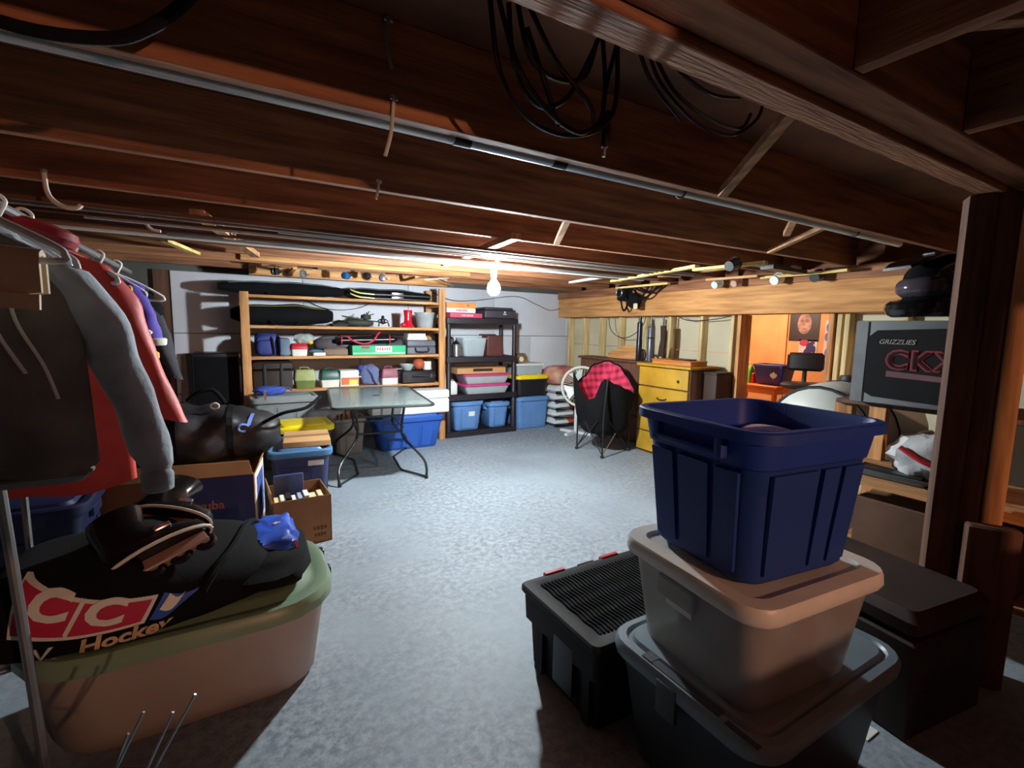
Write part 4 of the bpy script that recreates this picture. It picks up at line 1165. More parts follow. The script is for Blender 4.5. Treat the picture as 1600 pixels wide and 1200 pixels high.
# ================================================================== BLACK PLASTIC SHELF UNIT
BPL = mat('aubergine_black_plastic', (36, 30, 38), 0.5, var=0.08)
t = thing('plastic_shelf_unit', 'black plastic four-tier shelf unit beside the wooden shelves', 'shelf unit', (2.808, 5.74, 0))
for sx in (-1, 1):
    for sy in (-1, 1):
        part('post', MB().lathe([(0.036, 0), (0.036, 0.46), (0.03, 0.47), (0.03, 0.96), (0.028, 0.97), (0.028, 1.42), (0.025, 1.44)], 12, Matrix.Translation((sx * 0.475, sy * 0.185, 0))), BPL, t)
for z in (0.07, 0.545, 1.03, 1.52):
    mb = MB().loft([rr(1.01, 0.44, 0.03, z - 0.075), rr(1.04, 0.46, 0.03, z - 0.07), rr(1.04, 0.46, 0.03, z - 0.006), rr(1.025, 0.445, 0.03, z), rr(1.0, 0.42, 0.03, z), rr(0.99, 0.41, 0.03, z - 0.012)])
    sh = part('shelf', mb, BPL, t)
    mb = MB()
    for k in range(18):
        mb.box(-0.485 + k * 0.0545, -0.457 + k * 0.0545, -0.19, 0.19, z - 0.013, z - 0.0005)
    part('grid', mb, BPL, sh)
Q1, Q2, Q3, Q4 = 1.521, 1.031, 0.546, 0.071
t = thing('shoe_carton', 'orange and white shoe box on top of the black shelf unit', 'carton', (2.53, 5.66, Q1 + 0.061))
part('body', MB().box(-0.22, 0.17, -0.11, 0.14, 0, 0.065, b=0.003), PAPER, t)
part('lid', MB().box(-0.223, 0.173, -0.113, 0.143, 0.055, 0.125, b=0.004), mat('orange_card', (238, 142, 70), 0.6), t)
part('end_panel', MB().box(-0.2245, -0.222, -0.10, 0.13, 0.005, 0.12), mat('grey_print', (160, 156, 156), 0.7), t)
print_line(t, (-0.02, -0.1115, 0.03), 7, 0.036, mat('pink_print2', (214, 90, 120), 0.6))
part('logo', MB().box(0.05, 0.075, -0.1145, -0.112, 0.08, 0.105), CARDB, t)
t = thing('pink_carton', 'flat pink printed carton under the orange shoe box', 'carton', (2.59, 5.65, Q1))
part('body', MB().box(-0.24, 0.20, -0.115, 0.13, 0, 0.058, b=0.003), mat('pink_card', (206, 70, 100), 0.6, var=0.1, scale=30), t)
print_line(t, (-0.01, -0.1165, 0.028), 9, 0.03, mat('pale_pink_print', (244, 190, 200), 0.6))
t = thing('printer', 'charcoal desktop printer on top of the black shelf unit', 'printer', (3.04, 5.70, Q1))
PRT = mat('printer_plastic', (62, 58, 66), 0.45, var=0.05)
part('body', MB().box(-0.20, 0.24, -0.15, 0.18, 0, 0.11, b=0.015), PRT, t)
part('scanner_lid', MB().box(-0.20, 0.225, -0.145, 0.175, 0.112, 0.145, b=0.012), PRT, t)
part('side_wing', MB().box(0.241, 0.28, -0.12, 0.12, 0, 0.12, b=0.01), PRT, t)
part('logo', MB().lathe([(0.002, 0), (0.012, 0), (0.012, 0.002), (0.002, 0.002)], 14, face_M((0.09, -0.1515, 0.085), (1, 0, 0), (0, 0, 1))), WPR, t)
print_line(t, (0.09, -0.1515, 0.058), 6, 0.014, WPR)
for k, (x_, h, lab) in enumerate(((2.40, 0.235, 'tall steel stock pot at the end of the second black shelf'), (2.445, 0.17, 'steel saucepan with lid beside the stock pot'))):
    t = thing('cooking_pot', lab, 'pot', (x_, 5.73 - 0.155 * k, Q2))
    q_ = 1.0 - 0.2 * k
    part('pot', MB().lathe([(0.07 * q_, 0), (0.075 * q_, 0.004), (0.075 * q_, h - 0.03), (0.08 * q_, h - 0.025), (0.08 * q_, h - 0.02)], 24), STEEL, t)
    part('lid', MB().lathe([(0.08 * q_, h - 0.019), (0.082 * q_, h - 0.012), (0.05 * q_, h + 0.012), (0.004, h + 0.02)], 24), STEEL, t)
    part('knob', MB().lathe([(0.008, h + 0.018), (0.016, h + 0.03), (0.012, h + 0.04), (0.002, h + 0.042)], 12), BLACK, t)
    part('handle', MB().tube(spline([(0.072 * q_, -0.03, h - 0.06), (0.10 * q_, -0.028, h - 0.055), (0.10 * q_, 0.028, h - 0.055), (0.072 * q_, 0.03, h - 0.06)]), 0.005, 6), STEEL, t)
t = thing('clear_tub', 'clear plastic tub of glassware on the second black shelf', 'tub', (2.69, 5.66, Q2))
part('tub', MB().loft([rr(0.27, 0.24, 0.04, 0), rr(0.28, 0.25, 0.04, 0.006), rr(0.345, 0.30, 0.05, 0.225), rr(0.37, 0.32, 0.055, 0.228), rr(0.37, 0.32, 0.055, 0.238), rr(0.335, 0.29, 0.05, 0.236), rr(0.27, 0.24, 0.04, 0.008)]), CLEAR, t)
part('contents', MB().blob((0, 0, 0.11), (0.12, 0.10, 0.095), amp=0.3, e=0.8), mat('grey_glassware', (130, 150, 152), 0.3, var=0.3, scale=20), t)
t = thing('brown_binder_box', 'dark brown leather box on the second black shelf', 'box', (3.0, 5.66, Q2))
LEA = mat('brown_leather', (92, 48, 44), 0.6, var=0.1)
part('body', MB().loft([rr(0.24, 0.20, 0.02, 0), rr(0.25, 0.21, 0.02, 0.01), rr(0.225, 0.18, 0.02, 0.262), rr(0.20, 0.16, 0.02, 0.27)]), LEA, t)
part('flap', MB().box(-0.15, 0.08, 0.02, 0.10, 0.262, 0.285, b=0.008), LEA, t)
part('seam', MB().tube([(-0.10, -0.1, 0.03), (-0.09, -0.088, 0.25), (0.09, -0.088, 0.25), (0.10, -0.1, 0.03)], 0.003, 5), DBR, t)
t = thing('cardboard_tray', 'flat kraft cardboard box with a dark slot on the third black shelf', 'carton', (2.79, 5.66, Q3 + 0.262))
part('body', MB().box(-0.35, 0.35, -0.14, 0.14, 0, 0.075, b=0.004), CARD, t)
part('slot', MB().box(-0.13, 0.15, -0.1425, -0.138, 0.03, 0.066), DBR, t)
part('lid_flap', MB().box(-0.33, 0.34, -0.135, 0.13, 0.078, 0.083), CARDB, t)
PKL = mat('fuchsia_plastic', (196, 60, 120), 0.45, var=0.05)
for z, lab in ((0, 'lower clear under-bed box with fuchsia rim on the third black shelf'), (0.131, 'upper clear box with fuchsia rim on the third black shelf')):
    t = thing('clear_box', lab, 'box', (2.86, 5.66, Q3 + z), 0, 'clear boxes with fuchsia rims')
    part('body', MB().loft([rr(0.56, 0.30, 0.03, 0), rr(0.57, 0.31, 0.03, 0.006), rr(0.66, 0.35, 0.03, 0.105), rr(0.65, 0.34, 0.03, 0.105), rr(0.56, 0.30, 0.03, 0.008)]), CLEAR, t)
    part('lid', MB().loft([rr(0.67, 0.36, 0.035, 0.10), rr(0.69, 0.38, 0.04, 0.104), rr(0.69, 0.38, 0.04, 0.12), rr(0.66, 0.35, 0.03, 0.128)]), PKL, t)
    part('folded_cloth', MB().box(-0.27, 0.26, -0.13, 0.13, 0.01, 0.085, b=0.02), mat('cream_linen', (212, 200, 176), 0.9, var=0.1), t)
t = thing('white_jug', 'white plastic jug at the end of the third black shelf', 'jug', (2.42, 5.64, Q3))
part('body', MB().loft([rr(0.10, 0.12, 0.025, 0), rr(0.11, 0.13, 0.03, 0.01), rr(0.11, 0.13, 0.03, 0.13), rr(0.05, 0.06, 0.02, 0.17)]), WHITE, t)
part('cap', MB().lathe([(0.018, 0.168), (0.02, 0.17), (0.02, 0.19), (0.018, 0.192)], 12), GREYP, t)
TB2 = mat('tote_blue_pale', (96, 140, 196), 0.45, var=0.05)
t = tote('storage_tote', 'blue lidded tote with white sticker at the bottom of the black shelf unit', 'tote', (2.60, 5.71, Q4), 0, 0.40, 0.38, 0.36, TB2, TB2, ribs='')
mb = MB()
raised(mb, 0.40, 0.38, 0.36, 0.84, 'f', -0.26, 0.26, 0.03, 0.29, 0.014)
part('front_panel', mb, TB2, t)
part('sticker', MB().add([side_pt(0.40, 0.38, 0.36, 0.84, 'f', u, z, 0.0155) for u, z in ((0.0, 0.19), (0.23, 0.19), (0.23, 0.25), (0.0, 0.25))], [(0, 1, 2, 3)]), PAPER, t)
t = tote('storage_tote', 'smaller plain blue lidded tote at the bottom of the black shelf unit', 'tote', (3.06, 5.71, Q4), 0, 0.29, 0.36, 0.32, TB2, TB2, ribs='')
mb = MB()
raised(mb, 0.29, 0.36, 0.32, 0.84, 'f', -0.26, 0.26, 0.03, 0.26, 0.014)
part('front_panel', mb, TB2, t)

# ================================================================== BESIDE THE BLACK UNIT
t = tote('storage_tote', 'large pale blue tote on the floor beside the black shelf unit', 'tote', (3.63, 5.77, 0), 0, 0.51, 0.40, 0.425, TB2, TB2, taper=0.93, ribs='')
mb = MB()
raised(mb, 0.51, 0.40, 0.425, 0.93, 'f', -0.40, 0.10, 0.04, 0.33, 0.006)
raised(mb, 0.51, 0.40, 0.425, 0.93, 'f', 0.16, 0.40, 0.04, 0.33, 0.006)
part('front_panel', mb, TB2, t)
t = tote('storage_tote', 'black tote with yellow lid standing on the large pale blue tote', 'tote', (3.62, 5.77, 0.456), 0, 0.50, 0.38, 0.27, BLACK, YEL, taper=0.94, ribs='')
t = thing('clear_box', 'low clear box with white lid on the yellow tote lid', 'box', (3.59, 5.76, 0.757))
part('body', MB().loft([rr(0.40, 0.28, 0.02, 0), rr(0.43, 0.31, 0.02, 0.135), rr(0.42, 0.30, 0.02, 0.135), rr(0.395, 0.275, 0.02, 0.006)]), CLEAR, t)
part('lid', MB().loft([rr(0.45, 0.33, 0.025, 0.13), rr(0.46, 0.34, 0.03, 0.136), rr(0.46, 0.34, 0.03, 0.148), rr(0.43, 0.31, 0.02, 0.156)]), WHITE, t)
part('contents', MB().box(-0.17, 0.17, -0.11, 0.11, 0.008, 0.09, b=0.01), mat('blue_grey_contents', (110, 120, 140), 0.7, var=0.3, scale=14), t)
t = thing('wooden_clock', 'small carved wooden clock on the white-lidded clear box', 'clock', (3.49, 5.72, 0.914))
part('case', MB().prism([(-0.08, 0), (0.08, 0), (0.095, 0.08), (0.05, 0.14), (-0.05, 0.14), (-0.095, 0.08)], 0.07, face_M((0, 0.03, 0), (1, 0, 0), (0, 0, 1))), mat('carved_brown', (110, 92, 72), 0.7, var=0.25, scale=20), t)
part('face', MB().lathe([(0.002, 0), (0.036, 0), (0.036, 0.004), (0.002, 0.004)], 18, face_M((-0.01, -0.041, 0.06), (1, 0, 0), (0, 0, 1))), CREAM, t)
PEL = mat('pellet_sack_white', (230, 232, 232), 0.5, var=0.06, bump=0.2, bscale=12)
ORE = mat('sack_orange_print', (190, 92, 64), 0.5, var=0.1)
for k in range(5):
    t = thing('pellet_sack', ('lowest', 'second from lowest', 'middle', 'second from top', 'topmost')[k] + ' white sack in the stack of pellet sacks', 'sack', (4.19, 5.66, 0.118 * k), random.uniform(-0.05, 0.05), 'stacked pellet sacks')

    def sk(u, v, top, k=k):
        x_ = -0.27 + 0.54 * u
        y_ = -0.22 + 0.44 * v
        e = min(1, 5 * min(u, 1 - u)) ** 0.6 * min(1, 5 * min(v, 1 - v)) ** 0.6
        z_ = 0.058 + (0.058 if top else -0.055) * e + 0.004 * noise.noise(Vector((u * 6, v * 6, k)))
        return (x_ + 0.012 * noise.noise(Vector((v * 3, k, 1))), y_, z_)
    for nm_, u0, u1, m_ in (('body', 0.0, 0.46, PEL), ('printed_end', 0.46, 1.0, ORE if k % 2 == 0 else PEL)):
        mb = MB()
        rings = []
        for i in range(11):
            u = u0 + (u1 - u0) * i / 10
            rings.append([sk(u, j / 10, True) for j in range(11)] + [sk(u, j / 10, False) for j in range(9, 0, -1)])
        part(nm_, mb.loft(rings), m_, t, smooth=50)
    part('bottom_panel', MB().hexa([(-0.262, -0.215, 0.012), (0.25, -0.222, 0.004), (0.25, -0.20, 0.004), (-0.262, -0.19, 0.012), (-0.262, -0.222, 0.045), (-0.05, -0.228, 0.020), (-0.05, -0.20, 0.02), (-0.262, -0.19, 0.045)]), BLACK, t)
    print_line(t, (0.12, -0.2235, 0.062), 7, 0.035, BLACK)
t = thing('floral_cushion', 'beige and red patterned cushion on top of the pellet sacks', 'cushion', (4.14, 5.68, 0.59))
CUS = mat('patterned_cloth', (200, 168, 136), 0.9, var=0.1, scale=5, col2=(168, 78, 78))
part('body', MB().blob((0, 0, 0.14), (0.26, 0.20, 0.14), e=0.75, amp=0.12, seed=11, flat=0.002), CUS, t)
part('seam', MB().tube([(0.262 * math.cos(a), 0.202 * math.sin(a), 0.13 + 0.02 * math.sin(3 * a)) for a in [2 * PI * k / 30 for k in range(30)]], 0.006, 6, True), CUS, t)

# pedestal fan
t = thing('pedestal_fan', 'white round pedestal fan on a crossed foot beside the pellet sacks', 'fan', (3.98, 5.05, 0))
CRW = mat('ivory_plastic', (226, 224, 210), 0.4, var=0.04)
for a in (0.35, 0.35 + PI / 2):
    part('foot', MB().bar((-0.24 * math.cos(a), -0.24 * math.sin(a), 0.016), (0.24 * math.cos(a), 0.24 * math.sin(a), 0.016), 0.045, 0.03), WHITE, t)
part('pole', MB().tube([(0, 0, 0.02), (0, 0, 0.56)], 0.026, 12), WHITE, t)
M = Matrix.Translation((0.03, -0.06, 0.64)) @ Matrix.Rotation(math.radians(-38), 4, 'Z') @ Matrix.Rotation(math.radians(82), 4, 'X')
part('motor', MB().lathe([(0.03, -0.14), (0.07, -0.13), (0.075, -0.05), (0.05, -0.03)], 18, M), CRW, t)
part('grille_rim', MB().tube([M @ Vector((0.262 * math.cos(2 * PI * k / 36), 0.262 * math.sin(2 * PI * k / 36), 0)) for k in range(36)], 0.017, 8, True), CRW, t)
mb = MB()
for k in range(40):
    a = 2 * PI * k / 40
    for sz in (-1, 1):
        mb.tube([M @ Vector((0.04 * math.cos(a), 0.04 * math.sin(a), 0.055 * sz)), M @ Vector((0.16 * math.cos(a), 0.16 * math.sin(a), 0.05 * sz)), M @ Vector((0.258 * math.cos(a), 0.258 * math.sin(a), 0.0))], 0.0022, 4)
part('grille_wires', mb, CRW, t)
part('badge', MB().lathe([(0.002, 0.058), (0.045, 0.056), (0.045, 0.062), (0.002, 0.064)], 18, M), CRW, t)
for k in range(4):
    a = PI / 2 * k + 0.4
    part('blade', MB().loft([[tuple(M @ Vector(((0.03 + 0.21 * s) * math.cos(a + d_), (0.03 + 0.21 * s) * math.sin(a + d_), zz + 0.03 * (d_)))) for d_, zz in ((-0.45 * (0.5 + s * 0.5), -0.002), (0.45 * (0.5 + s * 0.5), -0.002), (0.45 * (0.5 + s * 0.5), 0.002), (-0.45 * (0.5 + s * 0.5), 0.002))] for s in (0, 0.3, 0.6, 0.85, 1.0)]), mat('frosty_blade', (206, 216, 212), 0.3), t)

# ================================================================== FOLDING CAMP CHAIR
t = thing('camp_chair', 'black folding camp chair with red plaid padded inside', 'chair')
pm = bpy.data.materials.new('red_plaid_cloth')
pm.use_nodes = True
nt = pm.node_tree
N, Lk = nt.nodes, nt.links
b = N['Principled BSDF']
b.inputs['Roughness'].default_value = 0.85
tc = N.new('ShaderNodeTexCoord')
prev = None
for rot_, sc_ in (((0, 0, 0.3), 4.2), ((0, 0, PI / 2 + 0.2), 4.2), ((0.2, PI / 2, 0), 3.6)):
    mp = N.new('ShaderNodeMapping')
    mp.inputs['Rotation'].default_value = rot_
    Lk.new(tc.outputs['Object'], mp.inputs[0])
    wv = N.new('ShaderNodeTexWave')
    wv.inputs['Scale'].default_value = sc_
    wv.inputs['Distortion'].default_value = 1.6
    Lk.new(mp.outputs[0], wv.inputs['Vector'])
    rp = N.new('ShaderNodeValToRGB')
    rp.color_ramp.elements[0].color = (*lin((116, 14, 44)), 1)
    rp.color_ramp.elements[1].color = (*lin((226, 60, 96)), 1)
    rp.color_ramp.elements[0].position, rp.color_ramp.elements[1].position = 0.3, 0.55
    Lk.new(wv.outputs[0], rp.inputs[0])
    if prev is None:
        prev = rp.outputs[0]
    else:
        m_ = N.new('ShaderNodeMix')
        m_.data_type = 'RGBA'
        m_.inputs[0].default_value = 0.45
        Lk.new(prev, m_.inputs[6])
        Lk.new(rp.outputs[0], m_.inputs[7])
        prev = m_.outputs[2]
Lk.new(prev, b.inputs['Base Color'])
CC = Vector((3.70, 4.18, 0))
# rim of the sling: (angle in degrees from +x, radius, height)
RIM = [(0, 0.34, 0.86), (25, 0.36, 0.98), (45, 0.40, 1.02), (70, 0.36, 0.98), (100, 0.32, 0.84), (125, 0.33, 0.78), (148, 0.37, 0.89), (165, 0.31, 0.70), (185, 0.28, 0.60),
       (205, 0.29, 0.63), (228, 0.34, 0.86), (250, 0.31, 0.80), (280, 0.31, 0.74), (310, 0.34, 0.68), (335, 0.36, 0.72)]


def rim_at(deg):
    R_ = RIM + [(360 + RIM[0][0], RIM[0][1], RIM[0][2])]
    for (a0, r0, z0), (a1, r1, z1) in zip(R_[:-1], R_[1:]):
        if a0 <= deg <= a1:
            k = (deg - a0) / (a1 - a0)
            k = k * k * (3 - 2 * k)
            return r0 + (r1 - r0) * k, z0 + (z1 - z0) * k
    return RIM[0][1], RIM[0][2]


def sling(off, zlow, base):
    rings = []
    for j in range(11):
        k = j / 10
        ring = []
        for q in range(60):
            dg_ = q * 6
            r1, z1 = rim_at(dg_)
            a = math.radians(dg_)
            wob = 0.018 * math.sin(a * 5 + 3 * k) * math.sin(PI * k) + 0.014 * noise.noise(Vector((math.cos(a) * 3, math.sin(a) * 3, k * 4)))
            r_ = base + (r1 - base) * k ** 0.55 + off + wob
            ring.append((CC.x + r_ * math.cos(a), CC.y + r_ * math.sin(a), zlow + (z1 - zlow) * k ** 1.3))
        rings.append(ring)
    return rings


part('outer_shell', MB().loft(sling(0.0, 0.22, 0.20), True, False), BLKF, t, smooth=60)
part('padded_lining', MB().loft(sling(-0.018, 0.42, 0.12), True, False), pm, t, smooth=60)
part('rim_binding', MB().tube([Vector(p) for p in sling(-0.009, 0.3, 0.2)[-1]], 0.012, 6, True), BLKF, t)
ft = [(3.46, 4.36), (3.45, 3.90), (3.95, 4.02), (3.95, 4.48)]
tops = [(3.39, 4.36, 0.90), (3.50, 3.91, 0.87), (4.0, 4.02, 0.70), (4.0, 4.48, 0.98)]
for (fx, fy), tp in zip(ft, tops):
    part('leg', MB().tube([(fx, fy, 0.015), (fx, fy, 0.45), tp], 0.009, 8), BLACK, t)
    part('foot', MB().lathe([(0.018, 0), (0.022, 0.006), (0.016, 0.03), (0.01, 0.035)], 12, Matrix.Translation((fx, fy, 0))), BLACK, t)
for i in range(4):
    a_, c_ = ft[i], ft[(i + 1) % 4]
    part('cross_brace', MB().tube([(a_[0], a_[1], 0.03), (c_[0] * 0.8 + a_[0] * 0.2, c_[1] * 0.8 + a_[1] * 0.2, 0.40)], 0.006, 6), BLACK if i != 1 else STEEL, t)
    part('cross_brace', MB().tube([(c_[0], c_[1], 0.03), (a_[0] * 0.8 + c_[0] * 0.2, a_[1] * 0.8 + c_[1] * 0.2, 0.40)], 0.006, 6), BLACK, t)
part('carry_loop', MB().tube([(3.385 + 0.02 * math.cos(q), 4.345, 0.90 + 0.012 * math.sin(q)) for q in [2 * PI * k / 14 for k in range(14)]], 0.006, 6, True), BLACK, t)

# ================================================================== DRESSERS
YPT = mat('mustard_paint', (192, 146, 38), 0.5, var=0.1, scale=5)
BRW = wood('walnut_brown', (112, 70, 50), (84, 50, 36), 2)
t = thing('chest_of_drawers', 'mustard yellow chest of drawers with brown wooden sides', 'dresser', (0, 0, 0))
part('carcass', MB().box(4.092, 4.50, 3.31, 4.03, 0.02, 1.0, b=0.004), BRW, t)
part('top', MB().box(4.05, 4.51, 3.29, 4.05, 1.001, 1.03, b=0.005), YPT, t)
part('plinth', MB().box(4.10, 4.49, 3.33, 4.01, 0, 0.019), BRW, t)
for k, (z0, z1) in enumerate(((0.03, 0.25), (0.262, 0.48), (0.495, 0.765), (0.78, 0.99))):
    dr = part('drawer', MB().box(4.068, 4.0915, 3.325, 4.015, z0, z1, b=0.005), YPT, t)
    zc = (z0 + z1) / 2
    if k == 3:
        part('keyhole_plate', MB().lathe([(0.006, 0), (0.018, 0), (0.018, 0.004), (0.006, 0.004)], 14, face_M((4.067, 3.45, zc - 0.02), (0, -1, 0), (0, 0, 1))), DBR, dr)
    else:
        part('handle', MB().tube(spline([(4.069, 3.60, zc + 0.03), (4.045, 3.61, zc + 0.02), (4.042, 3.66, zc + 0.015), (4.045, 3.71, zc + 0.02), (4.069, 3.72, zc + 0.03)]), 0.006, 6), DBR, dr)
t = thing('long_dresser', 'long low brown dresser behind the camp chair', 'dresser')
part('carcass', MB().box(4.292, 4.53, 4.16, 5.38, 0.02, 1.0, b=0.004), BRW, t)
part('top', MB().box(4.26, 4.535, 4.13, 5.41, 1.001, 1.03, b=0.005), BRW, t)
part('plinth', MB().box(4.31, 4.52, 4.18, 5.36, 0, 0.019), DKW, t)
for k in range(3):
    for j in range(2):
        dr = part('drawer', MB().box(4.275, 4.2915, 4.18 + j * 0.595, 4.765 + j * 0.595, 0.04 + k * 0.32, 0.345 + k * 0.32, b=0.004), BRW, t)
        part('knob', MB().lathe([(0.006, 0), (0.008, 0.008), (0.014, 0.014), (0.002, 0.02)], 10, face_M((4.275, 4.47 + j * 0.595, 0.19 + k * 0.32), (0, -1, 0), (0, 0, 1))), DKW, dr)
t = thing('curved_headboard', 'low curved wooden panel standing on the long brown dresser', 'panel')
part('panel', MB().prism([(4.20, 1.031), (4.94, 1.031), (4.94, 1.075), (4.82, 1.12), (4.66, 1.185), (4.55, 1.20), (4.44, 1.185), (4.28, 1.10), (4.20, 1.07)], 0.022, Matrix(((0, 0, 1, 4.40), (1, 0, 0, 0), (0, 1, 0, 0), (0, 0, 0, 1)))), BEAMW, t)
part('edge_moulding', MB().tube([(4.411, y_, z_) for y_, z_ in ((4.94, 1.075), (4.82, 1.12), (4.66, 1.185), (4.55, 1.20), (4.44, 1.185), (4.28, 1.10), (4.20, 1.07))], 0.013, 6), BEAMW, t)
t = thing('wooden_box', 'flat orange-brown wooden box on the mustard chest of drawers', 'box')
part('box', MB().box(4.10, 4.36, 3.33, 3.86, 1.031, 1.072, b=0.004), mat('orange_brown_wood', (204, 128, 60), 0.5, var=0.12, stretch=(9, 1, 9)), t)
part('lid', MB().box(4.095, 4.365, 3.325, 3.865, 1.0725, 1.086, b=0.004), mat('orange_brown_wood', (204, 128, 60), 0.5), t)
t = thing('dark_tray', 'thin dark tray lying on the orange-brown wooden box', 'tray', (4.22, 3.52, 1.087))
part('tray', MB().loft([rr(0.14, 0.22, 0.02, 0), rr(0.16, 0.24, 0.02, 0.012), rr(0.15, 0.23, 0.02, 0.012), rr(0.13, 0.21, 0.02, 0.003)]), BRW, t)
t = thing('brown_wardrobe', 'dark brown cabinet end standing past the mustard chest of drawers', 'cabinet')
part('carcass', MB().box(4.26, 4.53, 3.13, 3.28, 0, 0.96, b=0.004), mat('dark_cabinet', (60, 40, 32), 0.6), t)
part('top', MB().box(4.25, 4.535, 3.125, 3.284, 0.961, 0.98, b=0.003), mat('dark_cabinet', (60, 40, 32), 0.6), t)
GUNB = mat('blued_black', (30, 30, 38), 0.3, 0.3, var=0.1)
t = thing('pump_tube', 'tall black tube standing on the dressers in front of the studs', 'tube', (4.30, 4.27, 1.032))
part('tube', MB().lathe([(0.034, 0), (0.036, 0.01), (0.036, 0.25), (0.033, 0.26), (0.033, 0.46), (0.02, 0.47), (0.02, 0.53)], 14), GUNB, t)
part('bracket', MB().tube(spline([(0, -0.03, 0.13), (0, -0.09, 0.12), (0, -0.10, 0.03), (0, -0.03, 0.01)]), 0.014, 8), BLACK, t)
t = thing('steel_pump', 'grey metal tube standing next to the tall black tube', 'tube', (4.30, 4.09, 1.032))
part('tube', MB().lathe([(0.034, 0), (0.035, 0.01), (0.035, 0.40), (0.03, 0.41), (0.012, 0.42), (0.012, 0.53)], 14), mat('grey_tube', (104, 108, 124), 0.35, 0.5), t)
part('band', MB().lathe([(0.037, 0.27), (0.038, 0.272), (0.038, 0.29), (0.037, 0.292)], 14), BLACK, t)
t = thing('rifle_stock', 'slim dark brown gun stock hanging beside the grey metal tube', 'stock', (4.33, 3.93, 1.10))
part('stock', MB().prism([(-0.055, 0.0), (0.03, 0.0), (0.035, 0.12), (0.04, 0.20), (0.035, 0.36), (-0.03, 0.36), (-0.02, 0.20), (-0.04, 0.10)], 0.03, Matrix(((0, 0, 1, -0.015), (-1, 0, 0, 0), (0, 1, 0, 0), (0, 0, 0, 1)))), mat('stock_wood', (58, 38, 30), 0.5), t)
part('barrel', MB().tube([(0, 0, 0.35), (0, 0, 0.47)], 0.011, 8), GUNB, t)

# things hung at the beam
t = thing('black_harness', 'black strapped harness hanging in front of the pale beam', 'harness', (4.24, 4.36, 1.60))
part('pouch', MB().box(-0.05, 0.04, -0.07, 0.08, 0.07, 0.24, M=Matrix.Rotation(math.radians(20), 4, 'X'), b=0.02), BLKF, t)
part('pouch', MB().box(-0.04, 0.05, 0.10, 0.24, 0.16, 0.36, b=0.02), BLKF, t)
part('ring', MB().tube(arc((-0.06, 0.17, 0.26), 0.05, 0, 2 * PI - 0.3, 14, 'yz'), 0.007, 6, True), STEEL, t)
for k, (y0, y1, dz) in enumerate(((0.2, -0.25, 0.10), (0.1, -0.40, 0.16), (0.0, -0.46, 0.22), (0.22, 0.02, 0.04))):
    part('strap', MB().tube(spline([(0, y0, 0.33), (-0.02, (y0 * 2 + y1) / 3, dz + 0.05), (-0.02, (y0 + 2 * y1) / 3, dz + 0.02), (0.02, y1, 0.33)]), 0.012, 6), BLKF, t)
part('buckle', MB().box(-0.07, -0.05, -0.15, -0.09, 0.05, 0.12, b=0.006), CREAM, t)
t = thing('hanging_cable', 'thin black cable drooping in front of the wall studs', 'cable')
part('cable', MB().tube(spline([(4.40, 4.95, 1.57), (4.43, 4.93, 1.40), (4.44, 4.75, 1.30), (4.44, 4.55, 1.33), (4.43, 4.36, 1.45), (4.42, 4.30, 1.57)]), 0.005, 6), BLACK, t)
part('cable_end', MB().tube(spline([(4.50, 3.86, 1.56), (4.50, 3.70, 1.52), (4.50, 3.4, 1.53), (4.50, 3.2, 1.56)]), 0.005, 6), BLACK, t)
t = thing('wall_cable', 'thin dark cable sagging across the top of the pale back wall', 'cable')
part('cable', MB().tube(spline([(2.3, 6.07, 1.86), (2.6, 6.06, 1.76), (3.0, 6.06, 1.78), (3.6, 6.06, 1.86), (3.95, 6.06, 1.76), (4.25, 6.06, 1.68), (4.6, 6.06, 1.80)]), 0.005, 6), BLACK, t)
part('cable_tail', MB().tube(spline([(0.7, 6.07, 1.72), (0.95, 6.06, 1.60), (1.25, 6.06, 1.59), (1.5, 6.06, 1.68), (1.55, 6.07, 1.86)]), 0.004, 6), BLACK, t)

# ================================================================== ORANGE ROOM
OPT = mat('orange_furniture_paint', (240, 120, 34), 0.5, var=0.06)
t = thing('orange_table', 'small orange table with turned legs in the orange room', 'table', (5.45, 3.40, 0))
part('top', MB().box(-0.24, 0.24, -0.34, 0.36, 0.77, 0.80, b=0.006), OPT, t)
part('apron', MB().box(-0.21, 0.21, -0.30, 0.32, 0.70, 0.769), OPT, t)
for sx in (-1, 1):
    for y_ in (-0.29, 0.31):
        part('leg', MB().lathe([(0.016, 0), (0.02, 0.02), (0.014, 0.08), (0.024, 0.3), (0.018, 0.48), (0.028, 0.52), (0.016, 0.56), (0.028, 0.60), (0.028, 0.70)], 12, Matrix.Translation((sx * 0.19, y_, 0))), OPT, t)
PUR = mat('indigo_plastic', (48, 46, 128), 0.45)
t = thing('toy_bin', 'indigo tub with a white leaf emblem on the orange table', 'tub', (5.42, 3.23, 0.801), PI / 2)
part('body', tote_body(0.36, 0.26, 0.235, 0.84, 0.03, 0.015), PUR, t)
leaf = [(0, -0.045), (0.006, -0.02), (0.03, -0.026), (0.026, -0.012), (0.046, 0.006), (0.034, 0.012), (0.038, 0.03), (0.02, 0.024), (0.012, 0.036), (0, 0.05)]
leaf = leaf + [(-x_, y_) for x_, y_ in leaf[-2:0:-1]]
part('leaf_emblem', MB().prism(leaf, 0.003, face_M((-0.07, 0.122, 0.11), (-1, 0, 0), (0, 0, 1))), WPR, t)
t = thing('green_bag', 'lime green and red paper bag beside the indigo tub', 'bag', (5.36, 3.52, 0.801))
part('bag', MB().loft([rr(0.09, 0.11, 0.01, 0), rr(0.10, 0.13, 0.01, 0.14), rr(0.03, 0.12, 0.01, 0.20)]), mat('lime_paper', (120, 206, 60), 0.6), t)
